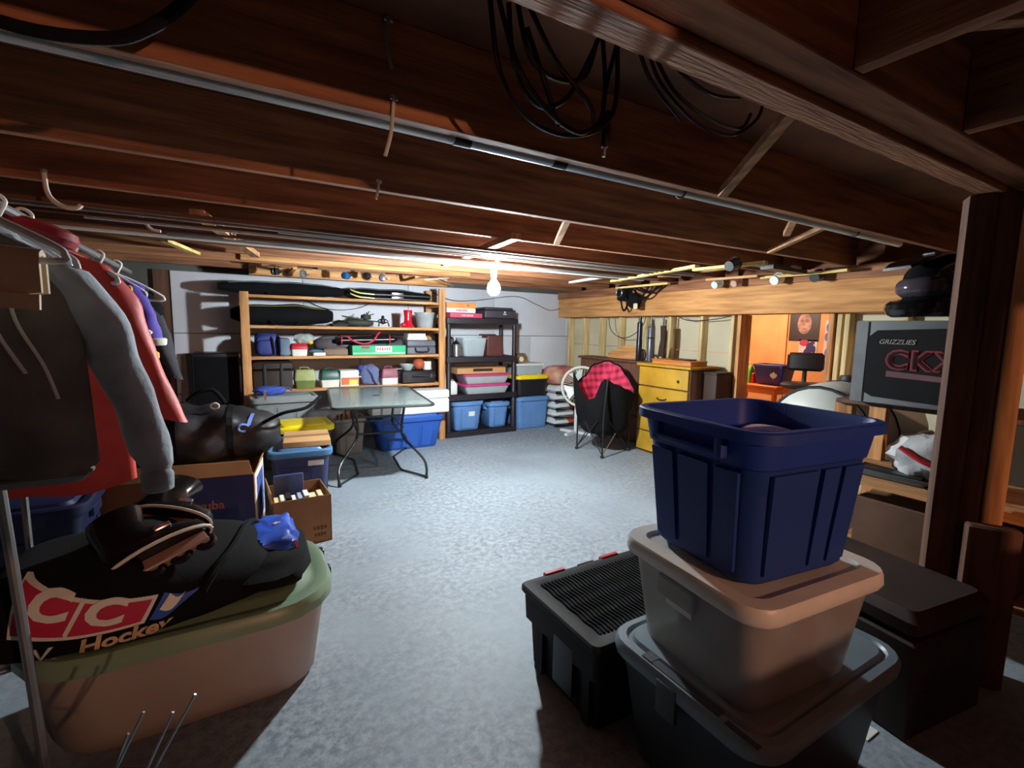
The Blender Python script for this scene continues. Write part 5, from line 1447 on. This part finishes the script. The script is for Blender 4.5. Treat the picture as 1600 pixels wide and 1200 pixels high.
part('handle', MB().tube(spline([(0, -0.05, 0.19), (0, -0.03, 0.24), (0, 0.03, 0.24), (0, 0.05, 0.19)]), 0.006, 6), YEL, t)
part('red_gusset', MB().box(-0.03, 0.06, -0.10, -0.066, 0, 0.12, b=0.01), RED, t)
t = thing('task_chair', 'black task chair with rounded backrest in the orange room', 'chair', (5.22, 2.78, 0), math.radians(-62))
part('backrest', MB().box(-0.175, 0.175, -0.03, 0.03, -0.10, 0.10, M=Matrix.Translation((0, 0.20, 1.09)), b=0.028), BLACK, t)
part('back_stem', MB().tube(spline([(0, 0.22, 1.0), (0, 0.23, 0.86), (0, 0.15, 0.81), (0, 0.0, 0.80)]), 0.022, 8), BLACK, t)
part('seat', MB().loft([rr(0.34, 0.34, 0.10, 0.82), rr(0.42, 0.40, 0.12, 0.835), rr(0.43, 0.41, 0.12, 0.86), rr(0.38, 0.36, 0.1, 0.875)]), BLACK, t)
part('gas_column', MB().tube([(0, 0, 0.08), (0, 0, 0.82)], 0.022, 10), BLACK, t)
for k in range(5):
    a = 2 * PI * k / 5
    part('base_arm', MB().bar((0, 0, 0.08), (0.25 * math.cos(a), 0.25 * math.sin(a), 0.055), 0.035, 0.025), BLACK, t)
    part('caster', MB().lathe([(0.008, -0.018), (0.024, -0.018), (0.024, 0.018), (0.008, 0.018)], 12, Matrix.Translation((0.25 * math.cos(a), 0.25 * math.sin(a), 0.025)) @ Matrix.Rotation(PI / 2, 4, 'X')), BLACK, t)


def poster(name, label, y0, y1, z0, z1, m):
    t = thing(name, label, 'poster', (6.188, 0, 0))
    part('sheet', MB().box(-0.003, 0, y0, y1, z0, z1), m, t, smooth=0)
    return t


PM = lambda: face_M((6.183, 0, 0), (0, -1, 0), (0, 0, 1))      # local x = -y, local y = z


def disc(parent, m, yc, zc, ry, rz, name, k=1):
    M = Matrix(((0, 0, -1, -0.0035 - 0.0008 * k), (1, 0, 0, yc), (0, 1, 0, zc), (0, 0, 0, 1)))
    part(name, MB().prism([(ry * math.cos(2 * PI * i / 20), rz * math.sin(2 * PI * i / 20)) for i in range(20)], 0.0006, M), m, parent, smooth=0)


t = poster('face_poster', 'dark poster showing a pale blurred face on the orange wall', 3.165, 3.53, 1.30, 1.66, mat('poster_black', (40, 22, 26), 0.5))
SKN, SK2 = mat('poster_face', (176, 132, 122), 0.6, var=0.25, scale=14), mat('poster_shadow', (138, 96, 90), 0.6)
disc(t, SKN, 3.345, 1.52, 0.085, 0.13, 'print_face')
disc(t, SK2, 3.378, 1.555, 0.022, 0.02, 'print_eye', 2)
disc(t, SK2, 3.312, 1.555, 0.022, 0.02, 'print_eye', 2)
disc(t, SK2, 3.345, 1.455, 0.022, 0.008, 'print_mouth', 2)
t = poster('hockey_poster', 'small white poster of a player in dark kit below the face poster', 3.175, 3.395, 1.09, 1.32, mat('poster_white', (226, 214, 222), 0.5))
NVP = mat('poster_navy', (52, 40, 110), 0.5)
disc(t, mat('poster_red', (196, 44, 80), 0.5), 3.33, 1.28, 0.06, 0.04, 'print_crowd')
disc(t, NVP, 3.26, 1.22, 0.045, 0.07, 'print_torso', 2)
disc(t, NVP, 3.30, 1.16, 0.03, 0.05, 'print_leg', 3)
disc(t, NVP, 3.21, 1.20, 0.02, 0.05, 'print_arm', 3)
disc(t, NVP, 3.23, 1.285, 0.025, 0.025, 'print_head', 3)
t = poster('strip_poster', 'tall narrow white and blue poster by the door jamb', 3.03, 3.10, 0.96, 1.56, mat('poster_pale', (226, 210, 220), 0.5))
for k, z_ in enumerate((1.47, 1.36, 1.17, 1.02)):
    disc(t, mat('poster_blue', (110, 120, 196), 0.5), 3.062 + 0.01 * (k % 2), z_, 0.024, 0.05, 'print_figure')

# ================================================================== RIGHT SIDE: tank, shelf, boxes, helmets
t = thing('white_tank', 'white rounded plastic tank with dark seam behind the blue bin', 'tank', (3.54, 1.62, 0.38))
TNK = mat('tank_plastic', (200, 202, 194), 0.45, var=0.05, scale=3)


def tk(u):
    return [(-0.42, 0.10), (-0.40, 0.22), (-0.34, 0.29), (-0.26, 0.33), (-0.10, 0.345), (0.20, 0.345), (0.42, 0.34), (0.55, 0.25), (0.60, 0.10)][u]


rings = []
for u in range(9):
    x_, r_ = tk(u)
    rings.append([(x_, r_ * math.cos(2 * PI * k / 28), 0.36 + r_ * math.sin(2 * PI * k / 28)) for k in range(28)])
part('shell', MB().loft(rings), TNK, t, smooth=50)
part('seam', MB().tube([(-0.305, 0.318 * math.cos(2 * PI * k / 28), 0.36 + 0.318 * math.sin(2 * PI * k / 28)) for k in range(28)], 0.010, 6, True), BLACK, t)
part('rib', MB().tube([(-0.02, 0.344 * math.cos(2 * PI * k / 28), 0.36 + 0.344 * math.sin(2 * PI * k / 28)) for k in range(28)], 0.009, 6, True), DSTEEL, t)
part('cap', MB().lathe([(0.05, 0), (0.055, 0.01), (0.05, 0.04), (0.01, 0.045)], 16, Matrix.Translation((0.05, 0, 0.70))), DBR, t)
t = thing('tank_stand', 'dark timber cradle carrying the white tank', 'stand', (3.54, 1.62, 0))
for x_ in (-0.25, 0.30):
    part('leg', MB().box(x_ - 0.04, x_ + 0.04, -0.28, -0.2, 0, 0.40), POSTW, t)
    part('leg', MB().box(x_ - 0.04, x_ + 0.04, 0.2, 0.28, 0, 0.40), POSTW, t)
    part('cross_beam', MB().box(x_ - 0.04, x_ + 0.04, -0.3, 0.3, 0.36, 0.394), POSTW, t)

t = thing('timber_shelf', 'rough timber shelf rack behind the dark support post', 'shelves')
part('post', MB().box(2.72, 2.765, 1.20, 1.28, 0, 1.05), LUMZ, t)
part('post', MB().box(3.10, 3.15, 1.20, 1.28, 0, 1.05), LUMZ, t)
part('post', MB().box(3.10, 3.15, 0.20, 0.28, 0, 1.05), POSTW, t)
for z in (1.07, 0.70, 0.30):
    part('shelf_board', MB().box(2.70, 3.16, 0.15, 1.27, z - 0.022, z, b=0.003), BRIDGE if z < 1 else POSTW, t)
part('front_rail', MB().box(2.686, 2.70, 0.15, 1.27, 0.65, 0.69), LUMY, t)

GRB = mat('grey_box_board', (140, 144, 146), 0.5, var=0.05)
BKB = mat('black_box_print', (34, 34, 36), 0.45, var=0.08)
t = thing('helmet_carton', 'grey and black printed helmet carton on the top board behind the post', 'carton', (2.64, 1.18, 0), math.radians(5))
part('body', MB().box(0, 0.34, -0.52, 0, 1.072, 1.465, b=0.004), GRB, t)
pts = [(-0.25, 0.04), (-0.20, 0.015), (0.20, 0.0), (0.252, 0.03), (0.252, 0.31), (0.20, 0.345), (-0.20, 0.33), (-0.235, 0.30), (-0.255, 0.17)]
FM = Matrix(((0, 0, -1, 0.0005), (-1, 0, 0, -0.268), (0, 1, 0, 1.09), (0, 0, 0, 1)))


def on_box(poly, th, m, nm_):
    return part(nm_, MB().prism(poly, th, FM), m, t, smooth=0)


on_box([(x_ * 0.90, y_) for x_, y_ in pts], 0.002, BKB, 'black_panel')
on_box([(-0.13, 0.115), (0.18, 0.10), (0.18, 0.122), (-0.13, 0.142)], 0.0032, mat('plum_stripe', (150, 110, 116), 0.5), 'stripe')
LR = mat('logo_red_outline', (176, 70, 80), 0.5)
letter('CKX', 0.118, LR, t, (-0.0022, -0.262, 1.28), (0, -1, 0), (0, 0, 1), bold=0.007, depth=0.001, space=1.15)
letter('CKX', 0.118, BKB, t, (-0.0042, -0.262, 1.28), (0, -1, 0), (0, 0, 1), bold=-0.001, depth=0.001, space=1.15)
letter('GRIZZLIES', 0.030, WPR, t, (-0.0022, -0.165, 1.366), (0, -1, 0), (0, 0, 1), shear=0.3)
part('corner_tape', MB().box(-0.0025, 0.001, -0.05, -0.001, 1.075, 1.46), mat('light_grey_print', (168, 172, 174), 0.5), t)

HEL = mat('helmet_gloss', (22, 24, 26), 0.16, var=0.1)
t = thing('snowmobile_helmet', 'black glossy peaked helmet on top of the printed helmet carton', 'helmet', (2.82, 0.93, 1.466), math.radians(158))
part('shell', MB().blob((0, 0, 0.155), (0.165, 0.135, 0.145), 26, 16, amp=0.04, flat=0.02), HEL, t)
part('chin_bar', MB().tube(spline([(-0.03, -0.13, 0.08), (0.12, -0.11, 0.06), (0.20, 0.0, 0.05), (0.12, 0.11, 0.06), (-0.03, 0.13, 0.08)]), 0.038, 10), HEL, t)
part('visor', MB().blob((0.075, 0, 0.15), (0.105, 0.115, 0.055), e=0.8), mat('visor_dark', (70, 62, 70), 0.08), t)
part('peak', MB().loft([[(x_, -w_, z_), (x_, w_, z_), (x_, w_ * 0.9, z_ + 0.012), (x_, -w_ * 0.9, z_ + 0.012)] for x_, w_, z_ in ((0.0, 0.09, 0.29), (0.10, 0.10, 0.285), (0.20, 0.09, 0.25), (0.245, 0.07, 0.225))]), HEL, t)
part('vent', MB().box(0.02, 0.09, -0.03, 0.03, 0.292, 0.306, b=0.005), GREYP, t)
t = thing('plain_helmet', 'second plain black helmet beside the peaked one on the carton', 'helmet', (2.85, 0.66, 1.466))
part('shell', MB().blob((0, 0, 0.12), (0.13, 0.11, 0.125), 24, 14, flat=0.003), HEL, t)
part('visor', MB().blob((-0.07, 0.0, 0.11), (0.075, 0.09, 0.05)), mat('visor_dark', (70, 62, 70), 0.08), t)

t = thing('plastic_bag_bundle', 'white plastic bag with red stripe on the timber shelf', 'bag', (2.84, 0.90, 0.70))
part('bag', MB().blob((0, 0, 0.12), (0.12, 0.16, 0.125), amp=0.3, fr=3, seed=5, flat=0.003), mat('white_film', (206, 206, 206), 0.35, bump=0.5, bscale=25), t)
part('red_stripe', MB().tube(spline([(-0.10, -0.12, 0.10), (-0.125, -0.02, 0.12), (-0.12, 0.08, 0.17)]), 0.012, 6), RED, t)
t = thing('glass_jar', 'clear glass jar at the end of the timber shelf', 'jar', (2.79, 1.21, 0.70))
part('jar', MB().lathe([(0.04, 0), (0.045, 0.005), (0.045, 0.10), (0.032, 0.12), (0.034, 0.135)], 16), CLEAR, t)
part('lid', MB().lathe([(0.036, 0.134), (0.037, 0.136), (0.037, 0.152), (0.03, 0.155)], 16), DSTEEL, t)
t = thing('tool_tray', 'grey metal tray of tools sticking out below the timber shelf', 'tray', (2.755, 1.02, 0.705))
part('tray', MB().loft([rr(0.10, 0.30, 0.01, 0), rr(0.13, 0.34, 0.01, 0.03), rr(0.12, 0.33, 0.01, 0.03), rr(0.09, 0.29, 0.01, 0.004)]), GREYP, t)
for k in range(4):
    part('tool', MB().bar((-0.04 + 0.02 * k, -0.13, 0.03), (-0.05 + 0.03 * k, 0.13, 0.035), 0.014, 0.012), DSTEEL, t)
t = thing('brown_carton', 'dark brown carton on the lowest board behind the post', 'carton', (2.93, 0.85, 0.30))
part('body', MB().box(-0.2, 0.22, -0.3, 0.3, 0, 0.28, b=0.005), mat('dark_carton', (96, 64, 44), 0.8), t)
part('tape', MB().box(-0.03, 0.03, -0.302, 0.302, 0.05, 0.282), CARDB, t)

# ================================================================== CEILING: bulb, pipe, stored strips, cables, hooks, rods
t = thing('ceiling_bulb', 'bare glowing light bulb in a white socket under the joists', 'light bulb', (BULB.x, BULB.y, 1.95))
part('mount_board', MB().box(-0.045, 0.045, -0.16, 0.48, -0.02, -0.001, b=0.002), LUMY, t)
part('socket', MB().lathe([(0.05, -0.021), (0.05, -0.034), (0.028, -0.05), (0.022, -0.15), (0.018, -0.156)], 20), WHITE, t)
gl = mat('bulb_glow', (255, 255, 255), 0.3, emit=((240, 251, 255), BULB_GLOW))
part('bulb', MB().lathe([(0.014, -0.157), (0.018, -0.175), (0.042, -0.205), (0.052, -0.24), (0.042, -0.276), (0.020, -0.291), (0.003, -0.294)], 20), gl, t)

t = thing('ceiling_pipe', 'long silver-white pipe with black tape slung along a joist', 'pipe')
PIPE = mat('silver_pipe', (190, 200, 204), 0.3, 0.4, var=0.08, scale=5, stretch=(0.6, 6, 6))
part('pipe', MB().tube([(-1.2, 1.385, 1.966), (0.6, 1.395, 1.964), (2.2, 1.40, 1.962), (3.6, 1.42, 1.96)], 0.019, 12), PIPE, t)
for x_ in (0.60, 0.68 + 0.28):
    part('tape_band', MB().tube([(x_, 1.3955, 1.9637), (x_ + 0.055, 1.3955, 1.9637)], 0.0205, 12), BLACK, t)
for x_ in (-0.6, 1.6, 3.0):
    part('strap', MB().tube([(x_, 1.398 + 0.026 * math.cos(q), 1.9628 + 0.026 * math.sin(q)) for q in [2 * PI * k / 12 for k in range(12)]], 0.004, 5, True), DSTEEL, t)

# stored lengths resting on the cleats under the joists
SILV = mat('silver_trim', (176, 178, 178), 0.3, 0.6, var=0.08)
WHT = mat('white_trim_board', (214, 210, 200), 0.5, var=0.05)
GRT = mat('grey_trim', (128, 126, 122), 0.5, var=0.08)
LST = [(2.86, -1.4, 3.7, 0.060, DKW, 'dark brown plank'), (2.955, -0.9, 3.72, 0.045, GRT, 'grey moulding strip'), (3.03, 0.25, 3.72, 0.03, SILV, 'thin silver trim strip'),
       (3.09, -1.1, 3.6, 0.05, DKW, 'dark brown batten'), (3.17, -0.6, 3.7, 0.045, WHT, 'white moulding strip'), (3.36, -1.3, 3.68, 0.05, DKW, 'narrow dark plank'),
       (3.44, 0.1, 3.7, 0.04, SILV, 'broad silver trim strip'), (3.52, -0.3, 3.7, 0.05, GRT, 'broad grey board'), (3.60, -1.0, 3.66, 0.04, WHT, 'long white trim strip'),
       (3.69, -0.5, 3.7, 0.055, DKW, 'reddish brown plank')]
for y_, x0, x1, wd, m_, lab in LST:
    t = thing('stored_strip', lab + ' stored under the joists near the bulb', 'strip', (0, 0, 0), 0, 'lengths stored under the joists')
    part('strip', MB().bar((x0, y_, 1.912), (x1, y_ + 0.03, 1.912), wd, 0.012).bar((x0 + 0.002, y_ - wd * 0.3, 1.904), (x1 - 0.002, y_ + 0.03 - wd * 0.3, 1.904), wd * 0.22, 0.006), m_, t)
for a_, c_, lab, m_, wd in (((3.46, 3.86, 1.905), (3.16, 2.56, 1.905), 'long pale yellow lath', YELW, 0.05), ((3.20, 2.62, 1.885), (3.24, 2.05, 1.885), 'short pale yellow lath', YELW, 0.05),
                            ((4.25, 2.72, 1.90), (4.22, 1.98, 1.90), 'pale yellow batten over the doorway', YELW, 0.05), ((3.34, 4.42, 1.925), (3.26, 3.80, 1.925), 'bright white lath close to the bulb', WHT, 0.05),
                            ((4.20, 4.60, 1.92), (4.18, 3.75, 1.92), 'pale lath along the beam', YELW, 0.045), ((4.10, 3.20, 1.91), (4.16, 2.70, 1.91), 'thin brown lath near the beam', LUMY, 0.035),
                            ((-0.35, 3.9, 1.93), (-0.20, 4.5, 1.93), 'short pale lath above the hanging clothes', YELW, 0.045)):
    t = thing('ceiling_lath', lab + ' nailed across the joists', 'lath')
    part('lath', MB().bar(a_, c_, wd, 0.022), m_, t)
    for q in (a_, c_):
        p = Vector(a_).lerp(Vector(c_), 0.08 if q is a_ else 0.92)
        part('nail', MB().lathe([(0.001, -0.013), (0.006, -0.0125), (0.006, -0.0105), (0.001, -0.01)], 8, Matrix.Translation(p)), DSTEEL, t)
# odds and ends tucked above the beam
for k, (x_, y_, r_, m_, lab) in enumerate(((4.24, 3.18, 0.045, mat('pale_cup', (206, 220, 214), 0.4), 'pale plastic cup'), (4.26, 2.98, 0.04, mat('pinkish_roll', (190, 150, 130), 0.6), 'pinkish tape roll'),
                                          (4.26, 2.58, 0.05, WHITE, 'white bowl'), (4.27, 2.24, 0.05, DSTEEL, 'dark metal pot'), (3.12, 2.22, 0.045, DSTEEL, 'grey metal can'))):
    t = thing('stored_oddment', lab + ' tucked up between joists and beam', 'container', (x_, y_, 1.88))
    part('body', MB().lathe([(r_ * 0.6, -0.05), (r_ * 0.8, -0.05), (r_, 0.03), (r_ * 0.92, 0.03), (r_ * 0.6, -0.04)], 16, Matrix.Rotation(math.radians(70), 4, 'Y')), m_, t)
    part('rim', MB().tube([Matrix.Rotation(math.radians(70), 4, 'Y') @ Vector((r_ * math.cos(q), r_ * math.sin(q), 0.03)) for q in [2 * PI * i / 16 for i in range(16)]], 0.004, 5, True), m_, t)
t = thing('lumber_bundle', 'short dark offcut bundle wedged over the doorway beam', 'offcut', (3.85, 2.35, 1.90))
part('board', MB().bar((-0.28, -0.10, 0.0), (0.26, -0.06, 0.0), 0.10, 0.03), DSTEEL, t)
part('board', MB().bar((-0.30, -0.02, 0.031), (0.20, 0.03, 0.031), 0.07, 0.028), GRT, t)

# cables looped up between the main beam and the first joist
CBL = mat('black_cable', (16, 16, 20), 0.25, var=0.1)
t = thing('cable_coil', 'large coil of glossy black cable hanging by the main beam', 'cable')
YC = 1.05
for k, pts in enumerate(([(0.54, 2.15), (0.58, 2.0), (0.66, 1.92), (0.76, 1.895), (0.86, 1.925), (0.91, 2.0), (0.92, 2.16)], [(0.57, 2.17), (0.62, 2.02), (0.70, 1.93), (0.79, 1.90), (0.87, 1.95), (0.90, 2.05), (0.89, 2.17)],
                         [(0.60, 2.16), (0.64, 2.04), (0.73, 2.02), (0.83, 2.06), (0.87, 2.16)], [(0.59, 2.15), (0.62, 2.02), (0.69, 1.955), (0.76, 1.98), (0.80, 2.05), (0.86, 2.17)],
                         [(0.66, 2.17), (0.73, 2.06), (0.82, 1.98), (0.84, 1.93)], [(0.63, 2.10), (0.68, 2.0), (0.74, 1.91)], [(0.93, 2.18), (0.905, 2.05), (0.90, 1.97), (0.895, 1.92)])):
    part('loop', MB().tube(spline([(x_, YC + 0.02 * math.sin(k * 2.1 + i), z_) for i, (x_, z_) in enumerate(pts)]), 0.0065, 8), CBL, t)
part('plug', MB().tube([(0.903, YC, 1.985), (0.898, YC, 1.93), (0.894, YC, 1.89)], [0.007, 0.013, 0.010], 10), CBL, t)
part('plug_tip', MB().tube([(0.894, YC, 1.89), (0.892, YC, 1.865)], 0.005, 8), STEEL, t)
t = thing('cable_coil', 'smaller looped black cable hanging nearer the bridging strut', 'cable')
for k, pts in enumerate(([(1.03, 2.19), (1.11, 2.11), (1.27, 2.04), (1.42, 2.03), (1.53, 2.10), (1.56, 2.18)], [(1.07, 2.19), (1.16, 2.10), (1.30, 2.05), (1.44, 2.05), (1.50, 2.11)], [(1.09, 2.19), (1.17, 2.14), (1.30, 2.12), (1.45, 2.15)], [(0.98, 2.18), (1.05, 2.10), (1.2, 2.03)])):
    part('loop', MB().tube(spline([(x_, YC + 0.015 * math.sin(k * 1.7 + i), z_) for i, (x_, z_) in enumerate(pts)]), 0.0055, 8), CBL, t)
t = thing('slung_cable', 'thick dark cable slung under the first joist above the clothes', 'cable')
part('cable', MB().tube(spline([(0.02, 1.18, 2.12), (-0.05, 1.2, 2.02), (-0.11, 1.2, 1.955), (-0.18, 1.21, 1.92), (-0.32, 1.22, 1.91), (-0.5, 1.22, 1.96)]), 0.012, 8), BLKF, t)
part('clip', MB().box(0.0, 0.04, 1.165, 1.195, 2.10, 2.188, b=0.004), GREYP, t)
HOOK = mat('white_coated_wire', (206, 196, 182), 0.45, var=0.04)
for k, (pts, r_, lab) in enumerate((([(-0.61, 2.635, 1.99), (-0.605, 2.63, 1.91), (-0.585, 2.62, 1.87), (-0.55, 2.615, 1.85), (-0.515, 2.61, 1.85), (-0.50, 2.61, 1.865)], 0.009, 'large white curved hook under a joist above the clothes'),
                                    ([(-0.385, 3.235, 1.96), (-0.36, 3.225, 1.91), (-0.335, 3.215, 1.885), (-0.30, 3.21, 1.88)], 0.008, 'smaller white curved hook one joist further back'),
                                    ([(0.395, 1.31, 2.0), (0.39, 1.31, 1.94), (0.385, 1.31, 1.90), (0.37, 1.31, 1.845)], 0.005, 'thin pale wire hanging below the silver pipe'),
                                    ([(0.545, 2.025, 1.99), (0.54, 2.02, 1.95), (0.53, 2.02, 1.91)], 0.005, 'short pale wire under the second joist'),
                                    ([(0.38, 1.30, 2.18), (0.372, 1.29, 2.12), (0.378, 1.285, 2.07), (0.385, 1.29, 2.055)], 0.005, 'grey wire running down the face of the first joist'))):
    t = thing('wire_hook', lab, 'hook')
    part('wire', MB().tube(spline(pts), r_, 8), HOOK if k != 4 else GREYP, t)
    p = pts[0]
    part('staple', MB().box(p[0] - 0.012, p[0] + 0.012, p[1] - 0.004, p[1] + 0.012, p[2] - 0.012, p[2], b=0.002), STEEL, t)


# fishing rods racked under the far joists above the wooden shelves
def rod(label, y_, z_, x0, x1, reel_x, reel_c, flip=1):
    t = thing('fishing_rod', label, 'fishing rod', (0, 0, 0), 0, 'fishing rods under the joists')
    part('blank', MB().tube([(x0, y_, z_), ((x0 + x1) / 2, y_, z_ + 0.005), (x1, y_, z_ + 0.015)], [0.009, 0.006, 0.003], 8), BLACK, t)
    part('grip', MB().tube([(x0 - 0.02 * flip, y_, z_), (x0 + 0.30 * flip, y_, z_)], 0.014, 10), mat('cork', (150, 112, 76), 0.8), t)
    rl = part('reel', MB().lathe([(0.012, -0.035), (0.034, -0.03), (0.038, -0.005), (0.030, 0.0), (0.030, 0.022), (0.036, 0.026), (0.010, 0.03)], 16,
                                 Matrix.Translation((reel_x, y_ - 0.01, z_ - 0.06)) @ Matrix.Rotation(reel_x * 2.1, 4, 'Z') @ Matrix.Rotation(PI / 2, 4, 'X')), reel_c, t)
    part('reel_foot', MB().tube([(reel_x, y_, z_ - 0.008), (reel_x, y_, z_ - 0.04)], 0.007, 6), STEEL, rl)
    part('crank', MB().tube([(reel_x, y_ - 0.04, z_ - 0.06), (reel_x + 0.05, y_ - 0.05, z_ - 0.075), (reel_x + 0.05, y_ - 0.075, z_ - 0.075)], 0.005, 6), STEEL, rl)
    for k in range(4):
        xx = reel_x + (x1 - reel_x) * (0.25 + 0.22 * k)
        part('line_guide', MB().tube([(xx, y_ + 0.010 * math.cos(q), z_ - 0.014 + 0.010 * math.sin(q)) for q in [2 * PI * i / 10 for i in range(10)]], 0.002, 5, True), STEEL, t)
    return t


rod('black fishing rod with steel reel at the wall end above the shelves', 5.30, 1.972, 0.30, 2.15, 0.40, DSTEEL)
rod('black fishing rod with white-faced reel above the second ski bag end', 5.36, 1.972, 0.45, 2.30, 0.66, GREYP)
rod('black fishing rod with bright blue reel above the wooden shelves', 5.24, 1.970, 0.80, 2.50, 1.05, mat('blue_reel', (40, 110, 190), 0.25, 0.4))
rod('black fishing rod with silver and black reel next to the blue one', 5.28, 1.990, 0.95, 2.55, 1.28, BLACK)
rod('short fishing rod with purple-grey reel nearest the bulb', 5.20, 1.970, 1.15, 2.35, 1.42, mat('mauve_reel', (96, 90, 112), 0.4, 0.4))
for x_ in (0.55, 1.75):
    part('rod_rack', MB().bar((x_, 5.05, 1.93), (x_, 5.60, 1.93), 0.035, 0.022), LUMY, ce)
t = thing('steel_bracket', 'bright steel bracket fixed to a joist beside the bulb', 'bracket', (2.03, 5.10, 1.95))
part('arm', MB().bar((-0.18, 0, -0.04), (0.10, -0.02, -0.005), 0.035, 0.012), STEEL, t)
part('arm', MB().bar((0.0, 0, -0.02), (0.18, 0.04, -0.08), 0.03, 0.012), STEEL, t)
